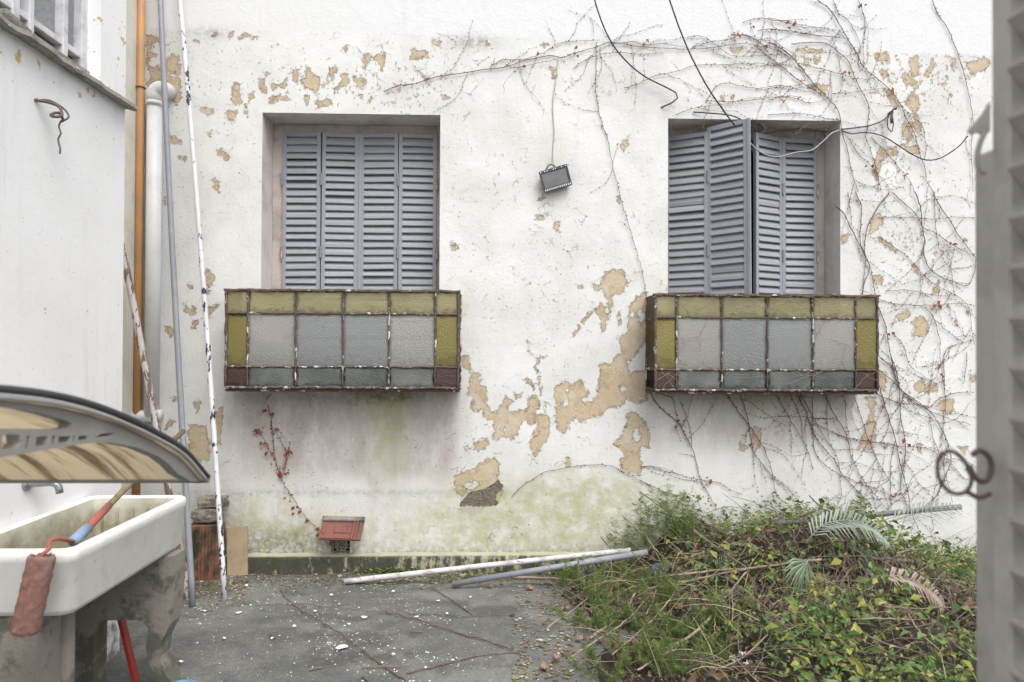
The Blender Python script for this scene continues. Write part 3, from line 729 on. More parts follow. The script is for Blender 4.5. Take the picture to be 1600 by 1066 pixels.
P_CLR = pane_mat('clear_hammered_glass', (0.86, 0.85, 0.82), .42, (0.10, 0.09, 0.08), .55, back=(0.82, 0.80, 0.77), cloud=.5)
P_CLB = pane_mat('clear_bluish_glass', (0.68, 0.71, 0.72), .42, (0.10, 0.09, 0.08), .55, back=(0.66, 0.67, 0.68), cloud=.45)
P_BLU = pane_mat('blue_grey_glass', (0.24, 0.28, 0.26), .4, (0.025, 0.026, 0.026), .95, back=(0.55, 0.57, 0.54), cloud=.5)
P_RED = pane_mat('ruby_glass', (0.24, 0.13, 0.10), .3, (0.025, 0.02, 0.02), .95, back=(0.2, 0.12, 0.1))
m = NT('rusty_lead_bar'); nn = m.noise(26, 8, .65); c = m.mix(m.noise(60, 4), (0.045, 0.035, 0.03), (0.17, 0.12, 0.095))
wh = m.mth('MULTIPLY', m.ss(m.noise(13, 8, .7), .52, .55), m.ss(m.noise(3.1, 3, .5), .44, .56)); c = m.mix(wh, c, (0.66, 0.63, 0.58)); M_BAR = m.fin(c, .85, m.bump(m.mth('ADD', m.mth('MULTIPLY', nn, .6), wh), .8, .008))
m = NT('rusty_rim'); c = m.mix(m.noise(40, 6, .7), (0.03, 0.024, 0.02), (0.16, 0.10, 0.065)); c = m.mix(m.ss(m.noise(20, 6), .62, .66), c, (.45, .42, .38)); M_RIM = m.fin(c, .9, m.bump(m.noise(70, 5), .8, .006))
BOXD = .29
def wob(p, a=.0022): return Vector((p[0]+random.gauss(0, a), p[1]+random.gauss(0, a*.6), p[2]+random.gauss(0, a)))
def bar(t, a, b, r=.010, name='glazing_bar', flat=.7):
    a = Vector(a); b = Vector(b); n = max(3, int((b-a).length/.03)); 
    pts = [wob(a.lerp(b, k/n)) for k in range(n+1)]
    MB().tube(pts, [r*random.uniform(.75, 1.2) for _ in pts], 6).build(name, M_BAR, t, True)
def glass_box(label, cols, vt, vb):
    yf = DW-BOXD
    tl3 = at_y(cols[0], vt[0], yf); tr3 = at_y(cols[-1], vt[1], yf); bl3 = at_y(cols[0], vb[0], yf); br3 = at_y(cols[-1], vb[1], yf)
    x0, x1 = (tl3.x+bl3.x)/2, (tr3.x+br3.x)/2; z1 = (tl3.z+tr3.z)/2; z0 = (bl3.z+br3.z)/2; H = z1-z0
    t = thing('glazed_window_box', label, 'window box', (x0, yf, z0), None, 'stained glass window boxes')
    vm = (vt[0]+vb[0])/2
    xs = [0]+[at_y(u, vm, yf).x-x0 for u in cols[1:-1]]+[x1-x0]; zs = [0, H*.215, H*.765, H]
    D = BOXD-.004
    for z in zs: bar(t, (0, 0, z), (xs[-1], 0, z), .0075 if 0 < z < H else .010)
    for i, x in enumerate(xs): bar(t, (x, -.003, 0), (x, -.003, H), .007 if 0 < i < 6 else .010)
    for x in (0, xs[-1]):
        for z in zs: bar(t, (x, .006, z), (x, D, z), .009)
        bar(t, (x, D-.01, 0), (x, D-.01, H), .010)
    for i in range(6):
        for j in range(3):
            m_ = (P_RED if i in (0, 5) else P_BLU) if j == 0 else ((P_YEL if i in (0, 5) else (P_CLR if i in (1, 4) else P_CLB)) if j == 1 else P_OLI)
            a = R(random.gauss(0, .5)); g = .004
            MB().box((0, -.002, 0), (xs[i+1]-xs[i]-2*g, .002, zs[j+1]-zs[j]-2*g)).build('pane', m_, t, loc=(xs[i]+g, .004+random.gauss(0, .0012), zs[j]+g), rot=(R(random.gauss(0, .5)), 0, R(random.gauss(0, .5))))
    for x in (0, xs[-1]):
        for j in range(3):
            MB().box((-.002, 0, .005), (.002, D-.03, zs[j+1]-zs[j]-.01)).build('side_pane', (P_RED, P_YEL, P_OLI)[j], t, loc=(x, .012, zs[j]))
    # sheet metal rim, ragged, and bottom tray
    V = []; Fs = []; nseg = 46
    for k in range(nseg+1):
        x = -.014+(xs[-1]+.028)*k/nseg; dz = .002*math.sin(k*.7+x0)+random.gauss(0, .002)
        V += [(x, -.022+random.gauss(0, .002), H-.002+dz*1.4), (x, -.016, H+.012+dz), (x, .02, H+.014+dz*.6), (x, .022, H-.004+dz*.6)]
    for k in range(nseg):
        for q in range(3): Fs.append((k*4+q, (k+1)*4+q, (k+1)*4+q+1, k*4+q+1))
    MB().add(V, Fs).build('rim', M_RIM, t)
    MB().bbox((-.01, .008, -.03), (xs[-1]+.01, D, -.012), .004).build('tray', M_RIM, t)
    return t, x0, x1, z0, z1, yf
B1 = glass_box('stained glass window box under the closed left window', [353, 387, 462, 536, 608, 680, 716], (453, 457), (605, 607))
B2 = glass_box('stained glass window box hung with dry vine under the right window', [1024, 1057, 1128, 1199, 1270, 1337, 1371], (460, 465), (608, 612))
# ================================================================== PIPES AND POLES IN THE LEFT CORNER
def pole(name, label, cat, a, b, r, mat, n=10, bend=0.0, group=None):
    a = Vector(a); b = Vector(b); k = 24; off = (b-a).cross(Vector((0, 1, 0))).normalized()*bend
    pts = [a.lerp(b, i/k)+off*math.sin(math.pi*i/k) for i in range(k+1)]
    o = MB().tube(pts, r, n).build(name, mat, None, True); return tag(o, label, cat, group)
M_ORANGE = worn('orange_pipe', (0.52, 0.27, 0.10), (0.36, 0.22, 0.13), 5, .8, .6, bump=.05)
M_PVC = worn('white_plastic_pipe', (0.76, 0.76, 0.77), (0.58, 0.56, 0.53), 7, .5, .4, bump=.05)
M_CONDUIT = worn('grey_conduit', (0.265, 0.28, 0.32), (0.36, 0.355, 0.35), 14, .7, .45, bump=.1)
M_WPOLE = worn('flaking_white_pole', (0.74, 0.74, 0.77), (0.55, 0.53, 0.52), 9, .5, .55, chip=(0.035, 0.03, 0.06), chip_lo=.565, chip_hi=.58, stretch=(1, 1, .5))
M_WOODW = worn('flaking_wood', (0.62, 0.58, 0.57), (0.40, 0.34, 0.31), 12, .6, .8, chip=(0.19, 0.13, 0.10), chip_lo=.52, chip_hi=.55, stretch=(1, 1, .3))
M_BLACK = worn('black_cable', (0.028, 0.028, 0.034), (0.06, 0.06, 0.06), 20, .4, .5)
M_GCABLE = worn('grey_cable', (0.36, 0.37, 0.40), (0.22, 0.22, 0.22), 20, .4, .5)
M_IRON = worn('old_iron', (0.13, 0.11, 0.10), (0.22, 0.13, 0.085), 30, .6, .6, metal=.3)
YO = DW-.09
a = at_y(216, 0, YO); xo = at_y(217.5, 300, YO).x
o = MB().tube([(xo, YO, .35), (xo, YO, 2.5), (xo, YO, 5.5)], .029, 14).build('drain_pipe', M_ORANGE, None, True); op = o
tag(o, 'orange vertical pipe in the corner of the wall', 'pipe')
cl = MB().tube([(xo+.031*math.cos(q), YO+.031*math.sin(q), at_y(217, 137, YO).z) for q in np.linspace(0, 2*math.pi, 15)], .006, 5)
cl.bbox((xo-.12, YO-.006, at_y(217, 137, YO).z-.008), (xo-.03, YO+.006, at_y(217, 137, YO).z+.008), .001); cl.build('pipe_clamp', M_IRON, op)
yp = DW-.075; xp = at_y(240, 300, yp).x; zt_ = at_y(240, 150, yp).z; zb_ = at_y(240, 650, yp).z; rp = .053
t = thing('waste_pipe', 'thick white plastic waste pipe with elbow beside the orange pipe', 'pipe', (xp, yp, zb_))
MB().tube([(0, 0, 0), (0, 0, zt_-zb_)], rp, 18).build('pipe', M_PVC, t, True)
q = [(0, 0, zt_-zb_-.06)]+[(.055-.055*math.cos(a_), 0, zt_-zb_+.055*math.sin(a_)) for a_ in np.linspace(0, math.pi/2, 7)]+[(.07, .02, zt_-zb_+.055), (.075, .09, zt_-zb_+.05)]
MB().tube(q, rp+.005, 18).build('elbow', M_PVC, t, True)
MB().tube([(0, 0, zt_-zb_-.075), (0, 0, zt_-zb_-.045)], rp+.008, 18).build('collar', M_PVC, t, True)
MB().tube([(.07, 0, .0), (-.1, 0, 0), (-.55, -.02, .0)], .046, 16).build('branch_pipe', M_PVC, t, True)
pa = at_y(250, -30, DW-.07); pb = on_ground(301, 948)
pole('conduit_pole', 'long blue grey metal tube leaning beside the white waste pipe', 'tube', pb, pb.lerp(pa, 1.12), .020, M_CONDUIT, 12, .012)
pa = at_y(277, -30, DW-.07); pb = on_ground(351, 937)
pole('flaking_pole', 'long white pole with flaked dark spots leaning on the wall', 'pole', pb, pb.lerp(pa, 1.12), .0175, M_WPOLE, 12, -.02)
pa = at_y(188, 370, DW-.35); pb = Vector((at_y(268, 760, DW-.55).x, DW-.55, 0.0)); pb.z = at_y(268, 790, DW-.55).z
o = pole('wood_batten', 'peeling wooden batten leaning in the corner behind the side wall', 'batten', pb+(pb-pa)*.35, pa, .024, M_WOODW, 6)
# ================================================================== DEBRIS AT THE FOOT OF THE CORNER
M_TERRA = worn('terracotta', (0.26, 0.12, 0.078), (0.10, 0.08, 0.05), 5, .9, .9, chip=(0.035, 0.038, 0.02), chip_lo=.40, chip_hi=.62, bump=.3, stretch=(1, 1, .6))
M_TAN = worn('tan_tile', (0.40, 0.31, 0.205), (0.22, 0.165, 0.11), 6, .9, .85, bump=.3)
M_STONE = worn('rubble', (0.30, 0.27, 0.23), (0.07, 0.065, 0.055), 12, .9, .95, bump=1.0, bscale=30, bdist=.02)
p0 = on_ground(318, 908)
t = thing('ribbed_hollow_brick', 'ribbed terracotta hollow brick standing against the wall', 'brick', p0, (R(-3), 0, R(8)))
hb = MB().bbox((-.12, 0, 0), (.105, .15, .40), .006)
for k in range(9): x = -.112+k*.0235; hb.bbox((x, -.008, .004), (x+.014, .004, .396), .002)
for k in range(5): y = .012+k*.027; hb.bbox((.103, y, .004), (.113, y+.016, .396), .002)
hb.build('body', M_TERRA, t)
def rock(name, label, loc, s, mat, seed):
    rs = random.Random(seed); V = []; Fs = []; nu, nv = 9, 6
    for j in range(nv+1):
        th = math.pi*j/nv
        for i in range(nu):
            ph = 2*math.pi*i/nu; k = rs.uniform(.78, 1.12)
            x, y, z = math.sin(th)*math.cos(ph), math.sin(th)*math.sin(ph), math.cos(th)
            f = lambda q: math.copysign(abs(q)**.6, q)
            V.append((f(x)*s[0]*k, f(y)*s[1]*k, f(z)*s[2]*k))
    for j in range(nv):
        for i in range(nu): Fs.append((j*nu+i, j*nu+(i+1) % nu, (j+1)*nu+(i+1) % nu, (j+1)*nu+i))
    o = link(name, mesh(name, V, Fs), mat, None, loc); return tag(o, label, 'rubble')
rock('rubble_block', 'dark broken mortar block on top of the ribbed brick', p0+Vector((-.01, .09, .455)), (.11, .07, .055), M_STONE, 4)
rock('rubble_block', 'grey stone slab topping the rubble stack in the corner', p0+Vector((.02, .10, .555)), (.12, .06, .05), M_STONE, 9)
p1 = on_ground(368, 903)
o = MB().bbox((-.075, 0, 0), (.075, .022, .36), .004).build('clay_tile', M_TAN, None, loc=p1+Vector((0, .03, 0)), rot=(R(-9), R(-4), R(4))); tag(o, 'tan clay tile leaning against the foot of the wall', 'tile')
rock('rubble_block', 'mossy stone lying behind the sink leg', on_ground(270, 900), (.10, .08, .09), M_STONE, 15)
# ================================================================== WALL VENT WITH ROOF TILE
x0, x1, z0, z1 = VENT
t = thing('air_vent', 'small square lattice air vent low in the wall', 'vent', ((x0+x1)/2, DW+.03, (z0+z1)/2)); hw = (x1-x0)/2; hh = (z1-z0)/2
M_VENT = worn('vent_cement', (0.34, 0.33, 0.24), (0.16, 0.15, 0.11), 14, .6, .9)
MB().box((-hw, .05, -hh), (hw, .055, hh)).build('dark_back', NT('vent_dark').fin((.01, .01, .01), .9), t)
gr = MB()
for k in range(5):
    q = -hw+.006+k*(2*hw-.012)/4
    gr.tube([(q, -.004, -hh), (q, -.004, hh)], .0055, 5); q = -hh+.006+k*(2*hh-.012)/4; gr.tube([(-hw, .002, q), (hw, .002, q)], .0055, 5)
for rr in (.022, .045): gr.tube([(rr*math.cos(q), -.006, rr*math.sin(q)) for q in np.linspace(0, 2*math.pi, 17)], .0055, 5)
gr.build('lattice', M_VENT, t)
MB().add([(-hw, -.03, -hh), (-hw, .05, -hh), (-hw, .05, hh), (-hw, -.03, hh), (hw, -.03, -hh), (hw, .05, -hh), (hw, .05, hh), (hw, -.03, hh)], [(0, 1, 2, 3), (4, 7, 6, 5), (0, 4, 5, 1), (3, 2, 6, 7)]).build('lining', M_VENT, t)
c0 = at_y(538, 815, DW-.01)
M_TILE = worn('red_roof_tile', (0.225, 0.090, 0.070), (0.15, 0.08, 0.065), 10, .8, .85, bump=.3)
t = thing('roof_tile', 'red clay roof tile fixed as a hood over the air vent', 'roof tile', c0, (R(38), R(1.6), 0))
tb = MB().bbox((-.158, -.17, -.008), (.15, .0, .008), .003); tb.build('body', M_TILE, t)
rb = MB()
for x in (.075, .099, .123): rb.bbox((x, -.175, .0), (x+.014, .0, .021), .004)
rb.bbox((-.06, -.115, .006), (.035, -.04, .017), .004).bbox((-.15, -.165, .006), (.07, -.150, .016), .003).bbox((-.15, -.012, .006), (.07, -.002, .016), .003)
for x in (-.148, .045): rb.bbox((x, -.12, .0), (x+.025, -.04, .016), .004)
rb.build('ribs', M_TILE, t)
MB().bbox((-.165, -.012, .0), (.155, .03, .03), .006).build('mortar_fillet', M_STONE, t)
# ================================================================== WALL LAMP (broken flood light) AND ITS WIRE
c0 = at_y(868, 279, DW-.06)
t = thing('flood_light', 'tilted broken grey flood light on the white wall', 'lamp', c0, (R(8), R(-17), 0))
M_LAMP = worn('lamp_metal', (0.085, 0.088, 0.10), (0.17, 0.17, 0.17), 25, .6, .5, metal=.3)
M_LGL = worn('cloudy_lamp_glass', (0.23, 0.235, 0.255), (0.13, 0.135, 0.15), 8, .7, .25)
w, h = .112, .082
hs_ = MB().bbox((-w, -.012, -h), (w, .004, -h+.030), .003).bbox((-w, -.012, h-.022), (w, .004, h), .003).bbox((-w, -.0115, -h+.030), (-w+.016, .0035, h-.022), .003).bbox((w-.016, -.0115, -h+.030), (w, .0035, h-.022), .003)
hs_.build('bezel', M_LAMP, t)
MB().bbox((-w+.008, .004, -h+.008), (w-.008, .05, h-.008), .012).build('housing', M_LAMP, t)
MB().box((-w+.016, -.006, -h+.030), (w-.016, -.003, h-.022)).build('glass', M_LGL, t)
M_DOT = NT('white_dots').fin((.78, .78, .76), .6)
d = MB()
for k in range(13): x = -w+.013+k*(2*w-.026)/12; d.bbox((x-.0045, -.0145, -h+.008), (x+.0045, -.0118, -h+.021), .001)
for k in (0, 2, 3, 6, 7, 10, 12): x = -w+.013+k*(2*w-.026)/12; d.bbox((x-.004, -.0145, h-.016), (x+.004, -.0118, h-.006), .001)
d.build('vent_slots', M_DOT, t, kind='stuff')
MB().tube(smooth_path([(-.055, .01, h-.004), (-.03, .0, h+.022), (.0, -.005, h+.026), (.025, .01, h-.002)], .01), .005, 6).build('bracket', M_LAMP, t)
def cable(name, label, pts, r, mat, off=.012):
    return tag(MB().tube(smooth_path([on_wall(u, v, o if o is not None else off) for (u, v, o) in pts], .03), r, 6).build(name, mat, None, True), label, 'cable')
M_WIRE = worn('painted_wire', (0.55, 0.53, 0.47), (0.34, 0.31, 0.25), 20, .6, .7)
cable('lamp_wire', 'thin pale wire running down the wall to the flood light', [(873, 88, .008), (871, 105, .008), (868, 130, .01), (864, 158, .006), (864, 175, .008), (866, 205, .01), (864, 236, .006), (866, 256, .03), (868, 262, .05)], .0042, M_WIRE)
cable('black_cable', 'black cable sagging from the top and curling into the wall', [(922, -30, .35), (932, 10, .3), (946, 48, .22), (962, 76, .14), (984, 101, .08), (1010, 121, .05), (1040, 136, .04), (1056, 145, .05), (1059, 153, .06), (1051, 160, .05), (1033, 168, .0)], .0055, M_BLACK)
cable('black_cable', 'straight black cable running down to the top of the open shutter', [(1036, -30, .5), (1048, 5, .48), (1062, 45, .45), (1080, 88, .42), (1105, 135, .38), (1130, 172, .32), (1148, 196, .26)], .0055, M_BLACK)
cable('black_cable', 'short black cable hanging along the lintel of the right window', [(1083, 175, .01), (1110, 177, .03), (1140, 180, .05), (1160, 188, .04), (1185, 204, .0), (1200, 206, -.05), (1250, 201, -.05), (1290, 204, -.02), (1312, 202, .01)], .005, M_BLACK)
cable('grey_cable', 'grey cable looping across the right half of the open shutters', [(1170, 221, .06), (1183, 234, .04), (1200, 243, .03), (1218, 245, .03), (1245, 238, .02), (1268, 235, .02), (1285, 222, .02), (1300, 208, .02), (1314, 203, .012)], .0055, M_GCABLE)
cable('wire_bundle', 'dark wires running from the lintel corner to the rusty iron wall hook', [(1314, 202, .012), (1335, 200, .02), (1360, 196, .03), (1380, 188, .03), (1391, 178, .02)], .005, M_BLACK)
cable('wire_bundle', 'dark wire sagging right from the lintel corner toward the open shutter', [(1314, 203, .012), (1330, 209, .02), (1352, 207, .03), (1378, 212, .03), (1402, 226, .03), (1425, 241, .03), (1447, 250, .03), (1470, 247, .1), (1498, 229, .3), (1512, 213, .5)], .0045, M_BLACK)
t = thing('wall_hook', 'rusty iron hook and insulator stub above the right window corner', 'hook', on_wall(1388, 178, 0))
MB().tube([(0, .01, 0), (0, -.05, .005), (.01, -.07, .02), (.03, -.06, .03), (.035, -.04, .02)], .007, 6).tube([(.005, -.05, 0), (-.005, -.05, -.05), (.0, -.045, -.09)], .009, 6).build('hook', M_IRON, t, True)
MB().tube(smooth_path([(0, -.05, 0), (-.035, -.05, -.06), (-.03, -.05, -.13), (-.005, -.05, -.16), (.01, -.05, -.1), (0, -.05, 0)], .02), .004, 5).build('wire_loop', M_BLACK, t, True)
# iron bracket on the left wall
t = thing('wall_bracket', 'small twisted iron bracket with wire on the bright side wall', 'bracket', at_x(53, 156, LXB))
MB().tube(smooth_path([(-.02, 0, 0), (.02, .01, .0), (.05, .04, .0), (.07, .06, -.01), (.085, .05, -.05), (.06, .03, -.06), (.04, .05, -.045), (.06, .07, -.03), (.075, .08, -.06)], .012), .0065, 6).build('iron', M_IRON, t, True)
MB().tube(smooth_path([(0, 0, -.003), (.03, .05, .016), (.06, .10, .0), (.09, .09, -.04), (.07, .07, -.07)], .012), .0045, 5).build('wire_loop', M_IRON, t, True)
MB().tube(smooth_path([(.072, .07, -.06), (.06, .07, -.09), (.07, .07, -.12), (.058, .07, -.145), (.068, .07, -.19), (.066, .07, -.21)], .012), .0038, 5).build('hanging_wire', M_IRON, t, True)
# ================================================================== LAUNDRY SINK
SX0, SX1, SY0, SY1 = LXB+.005, -1.475, 2.46, 3.39; SZ = 0.88; SH = .245
m = NT('enamelled_fireclay'); 
c = m.mix(m.ss(m.noise(5, 6, .6), .4, .75), (0.79, 0.785, 0.755), (0.66, 0.65, 0.60)); c = m.mix(m.ss(m.noise(32, 6, .7), .64, .69, 0, .8), c, (.33, .29, .22)); c = m.mix(m.ss(m.noise(7, 7, .7, m.co('Object', (1.5, 1.5, .35))), .55, .8, 0, .5), c, (.42, .38, .29))
M_SINK = m.fin(c, m.ss(m.noise(12, 4), .3, .7, .3, .55), m.bump(m.noise(30, 4), .12, .004))
m = NT('stained_basin'); sp = m.n('ShaderNodeSeparateXYZ'); m.L(m.co(), sp.inputs[0])
low = m.ss(m.mth('ADD', sp.outputs[2], m.mth('MULTIPLY', m.mth('SUBTRACT', m.noise(9, 7, .65), .5), .25)), .03, -.15)
c = m.mix(m.mth('MULTIPLY', low, .95), m.mix(m.noise(7, 5), (0.66, 0.64, 0.56), (0.50, 0.49, 0.40)), m.mix(m.noise(30, 6), (0.08, 0.075, 0.045), (0.34, 0.30, 0.19)))
M_BASIN = m.fin(c, .55, m.bump(m.noise(40, 5), .25, .005))
cx, cy = (SX0+SX1)/2, (SY0+SY1)/2
def rrect(hx_, hy_, r, z, n=5):
    P = []
    for (sx, sy, a0) in ((1, 1, 0), (-1, 1, 90), (-1, -1, 180), (1, -1, 270)):
        for k in range(n+1):
            a_ = R(a0+90*k/n); P.append((sx*(hx_-r)+r*math.cos(a_), sy*(hy_-r)+r*math.sin(a_), z))
    return P
def loft(rings, close_last=False, close_first=False):
    V = [p for r_ in rings for p in r_]; n = len(rings[0]); Fs = []
    for i in range(len(rings)-1):
        for k in range(n): Fs.append((i*n+k, i*n+(k+1) % n, (i+1)*n+(k+1) % n, (i+1)*n+k))
    if close_last: Fs.append(tuple((len(rings)-1)*n+k for k in range(n)))
    if close_first: Fs.append(tuple(range(n))[::-1])
    return V, Fs
hx_, hy_ = (SX1-SX0)/2, (SY1-SY0)/2
t = thing('laundry_sink', 'old cream laundry sink on cement legs against the side wall', 'sink', (cx, cy, SZ))
outer = [rrect(hx_-.05, hy_-.05, .04, -SH), rrect(hx_-.03, hy_-.03, .045, -SH+.006), rrect(hx_-.014, hy_-.016, .05, -SH+.03), rrect(hx_-.004, hy_-.006, .05, -.05), rrect(hx_-.001, hy_-.003, .05, -.046), rrect(hx_+.002, hy_, .05, -.02), rrect(hx_-.001, hy_-.003, .05, -.006), rrect(hx_-.009, hy_-.011, .045, 0),
         rrect(hx_-.030, hy_-.032, .035, 0.0), rrect(hx_-.038, hy_-.040, .032, -.008)]
V, Fs = loft(outer, close_first=True); MB().add(V, Fs).build('rim', M_SINK, t, True)
inner = [rrect(hx_-.038, hy_-.040, .032, -.008), rrect(hx_-.042, hy_-.045, .03, -.04), rrect(hx_-.055, hy_-.06, .03, -SH+.04), rrect(hx_-.08, hy_-.09, .03, -SH+.022)]
V, Fs = loft(inner, close_last=True); MB().add(V, Fs).build('basin', M_BASIN, t, True)
wb_ = MB()
for k in range(5): wb_.bbox((-hx_+.08+k*.07, hy_-.062, -SH+.05), (-hx_+.088+k*.07, hy_-.05, -.045), .002)
wb_.build('washboard_ribs', M_BASIN, t)
m = NT('leg_cement'); sp = m.n('ShaderNodeSeparateXYZ'); m.L(m.co(), sp.inputs[0])
c = m.mix(m.noise(5, 6, .6), (0.15, 0.135, 0.115), (0.30, 0.275, 0.24)); c = m.mix(m.ss(m.mth('ADD', m.noise(8, 7, .65), m.ss(sp.outputs[2], -.4, -.85, 0, .15)), .50, .64, 0, .85), c, (.085, .085, .06))
M_LEG = m.fin(c, .9, m.bump(m.noise(40, 6, .7), .6, .01))
# far pedestal: slab across with an arched gap and curved front foot
zb0 = -SH+.002; zA = -SZ+.345
yq = 3.20-cy
out = [(-hx_+.02, zb0), (hx_+.015, zb0), (hx_+.02, zb0-.07), (hx_+.012, zb0-.20), (hx_+.0, zA-.02), (hx_-.04, zA-.10), (hx_-.045, zA-.17), (hx_-.02, zA-.25), (hx_+.025, zA-.31), (hx_+.05, -SZ), (hx_-.05, -SZ), (hx_-.055, zA-.27), (hx_-.095, zA-.2), (hx_-.11, zA-.12), (hx_-.10, zA-.04), (hx_-.125, zA-.005), (hx_-.16, zA),
       (-hx_+.16, zA), (-hx_+.135, zA-.012), (-hx_+.125, zA-.05), (-hx_+.125, -SZ), (-hx_+.02, -SZ)]
MB().slab([[(x, yq, z) for x, z in out]], Vector((0, .11, 0))).build('leg', M_LEG, t)
yq = 2.50-cy; xf = -1.62-cx
out = [(-hx_+.02, zb0), (xf+.02, zb0), (xf, zb0-.05), (xf, -SZ), (-hx_+.02, -SZ)]
MB().slab([[(x, yq, z) for x, z in out]], Vector((0, .14, 0))).build('leg', M_LEG, t)
o = MB().tube([(xf-.0, 2.665-cy, zb0), (xf-.0, 2.665-cy, -SZ)], .03, 8).build('leg_moulding', M_LEG, t, True)
# tap
M_TAP = worn('tap_metal', (0.30, 0.32, 0.35), (0.42, 0.40, 0.36), 20, .6, .4, metal=.7)
q = at_x(40, 757, LXB)
t = thing('wall_tap', 'grey metal tap on the side wall above the sink', 'tap', q)
MB().tube(smooth_path([(-.02, 0, 0), (.05, .02, .0), (.085, .03, .0), (.11, .035, -.012), (.118, .036, -.045)], .012), [.014]*6+[.016]*60, 10).build('spout', M_TAP, t, True) if False else MB().tube(smooth_path([(-.02, 0, 0), (.05, .02, .0), (.085, .03, .0), (.11, .035, -.012), (.118, .036, -.045)], .012), .0145, 10).build('spout', M_TAP, t, True)
MB().tube([(.06, .022, 0), (.06, .022, .06)], .012, 8).tube([(.03, .02, .063), (.09, .025, .063)], .008, 8).build('handle', M_TAP, t, True)
MB().tube([(-.01, 0, 0), (.012, .003, 0)], .028, 12).build('flange', M_TAP, t, True)
# red bar under the sink
pa = Vector((-1.80, 3.30, .52)); pb = on_ground(214, 1072)
dv = (pb-pa); L_ = dv.length; o = MB().bbox((-.018, -.010, 0), (.018, .010, L_), .002).build('red_bar', worn('red_metal', (0.36, 0.035, 0.03), (0.2, 0.03, 0.03), 9, .5, .45), None, loc=pa)
o.rotation_euler = dv.to_track_quat('Z', 'Y').to_euler(); tag(o, 'red metal bar leaning under the laundry sink', 'bar')
q = on_ground(281, 1076, .09)
t = thing('blue_bucket', 'small blue plastic tub standing by the front foot of the sink', 'tub', (q.x, q.y, 0.0))
M_BLUE = worn('blue_plastic', (0.10, 0.24, 0.44), (0.28, 0.36, 0.44), 9, .6, .5)
MB().lathe([(.055, .0), (.062, .04), (.07, .085), (.075, .088), (.075, .094), (.069, .094), (.06, .05), (.052, .01)], 24).build('body', M_BLUE, t, True)
# ================================================================== PAINT ROLLER
m = NT('roller_nap'); c = m.mix(m.noise(60, 6, .7), (0.20, 0.075, 0.06), (0.52, 0.30, 0.25)); c = m.mix(m.ss(m.noise(13, 5), .5, .7, 0, .6), c, (.45, .33, .30)); M_NAP = m.fin(c, .95, m.bump(m.noise(330, 4, .8), 1.0, .010))
M_REDP = worn('red_grip', (0.34, 0.10, 0.075), (0.22, 0.12, 0.09), 14, .7, .7); M_BLUP = worn('blue_grip', (0.22, 0.30, 0.47), (0.40, 0.42, 0.45), 14, .5, .5)
M_STICK = worn('old_broom_stick', (0.22, 0.18, 0.10), (0.07, 0.055, 0.035), 22, 1.0, .7, stretch=(1, 1, .4))
g0 = at_y(114, 846, 2.60); g1 = at_y(136, 826, 2.74); g2 = at_y(170, 790, 2.97); g3 = at_y(286, 674, 3.75)
t = thing('paint_roller', 'worn pink paint roller hooked over the sink rim on a long stick', 'paint roller', (0, 0, 0))
MB().tube([g0, g1], [.019, .021], 12).build('blue_collar', M_BLUP, t, True)
MB().tube([g1, g2], [.0165, .0155], 12).build('red_grip', M_REDP, t, True)
MB().tube([g2, g2.lerp(g3, .5)+Vector((0, 0, .004)), g3], .0135, 10).build('stick', M_STICK, t, True)
r0 = at_y(66, 868, 2.40); r1 = at_y(38, 990, 2.36); ax = (r1-r0)
V = []; Fs = []; nr, na = 34, 40; zq = ax.to_track_quat('Z', 'Y'); Lr = ax.length
for j in range(nr+1):
    for i in range(na):
        a_ = 2*math.pi*i/na; rr = .042+random.gauss(0, .0011)+.0015*math.sin(j*.9)*math.sin(i*.6)-(.006 if j in (0, nr) else 0); V.append(r0+zq @ Vector((rr*math.cos(a_), rr*math.sin(a_), Lr*j/nr+(random.gauss(0, .003) if j in (0, nr) else 0))))
for j in range(nr):
    for i in range(na): Fs.append((j*na+i, j*na+(i+1) % na, (j+1)*na+(i+1) % na, (j+1)*na+i))
for i in range(na):
    a_ = 2*math.pi*i/na; V.append(r0+zq @ Vector((.026*math.cos(a_), .026*math.sin(a_), .004)))
b_ = (nr+1)*na
for i in range(na): Fs.append((b_+i, b_+(i+1) % na, (i+1) % na, i))
MB().add(V, Fs).build('roller_sleeve', M_NAP, t, True)
MB().tube([r0+ax*.01, r0+ax*.97], .0262, 16).build('core', worn('roller_core', (.16, .07, .06), (.08, .04, .04), 20), t, True)
MB().tube(smooth_path([r0+ax*.05, r0-ax*.02, r0-ax*.06+Vector((.005, .02, 0)), at_y(78, 846, 2.47), at_y(90, 842, 2.50), g0], .01), .007, 8).build('frame_rod', M_REDP, t, True)
# ================================================================== LYING POLES BY THE WALL
a = on_ground(538, 909, .025); b = at_y(985, 860, 5.02)
pole('flaking_pole', 'white flaking pole lying along the foot of the wall', 'pole', a, b, .0195, worn('dirty_white_pole', (0.66, 0.65, 0.65), (0.33, 0.29, 0.27), 20, .9, .7, chip=(0.13, 0.09, 0.075), chip_lo=.60, chip_hi=.66, stretch=(.5, 1, 1)), 10, .004)
a = on_ground(707, 913, .03); b = at_y(1012, 863, 4.80)
t = thing('conduit_pole', 'hollow grey tube lying beside the white pole on the ground', 'tube', a); q = (b-a)
M_DARK = NT('tube_bore').fin((.008, .008, .008), .9)
MB().tube([(0, 0, 0), q], .021, 12).build('tube', M_CONDUIT, t, True); dq = q.normalized()
MB().tube([-dq*.002, -dq*.0005], .018, 12).build('bore', M_DARK, t)
a = at_y(1272, 813, 4.95); b = at_y(1502, 792, 4.75); pole('conduit_pole', 'blue grey tube half buried in leaves near the right wall', 'tube', a-(b-a)*.3, b, .019, worn('dark_conduit', (.15, .165, .19), (.25, .25, .25), 12, .7, .6), 10)
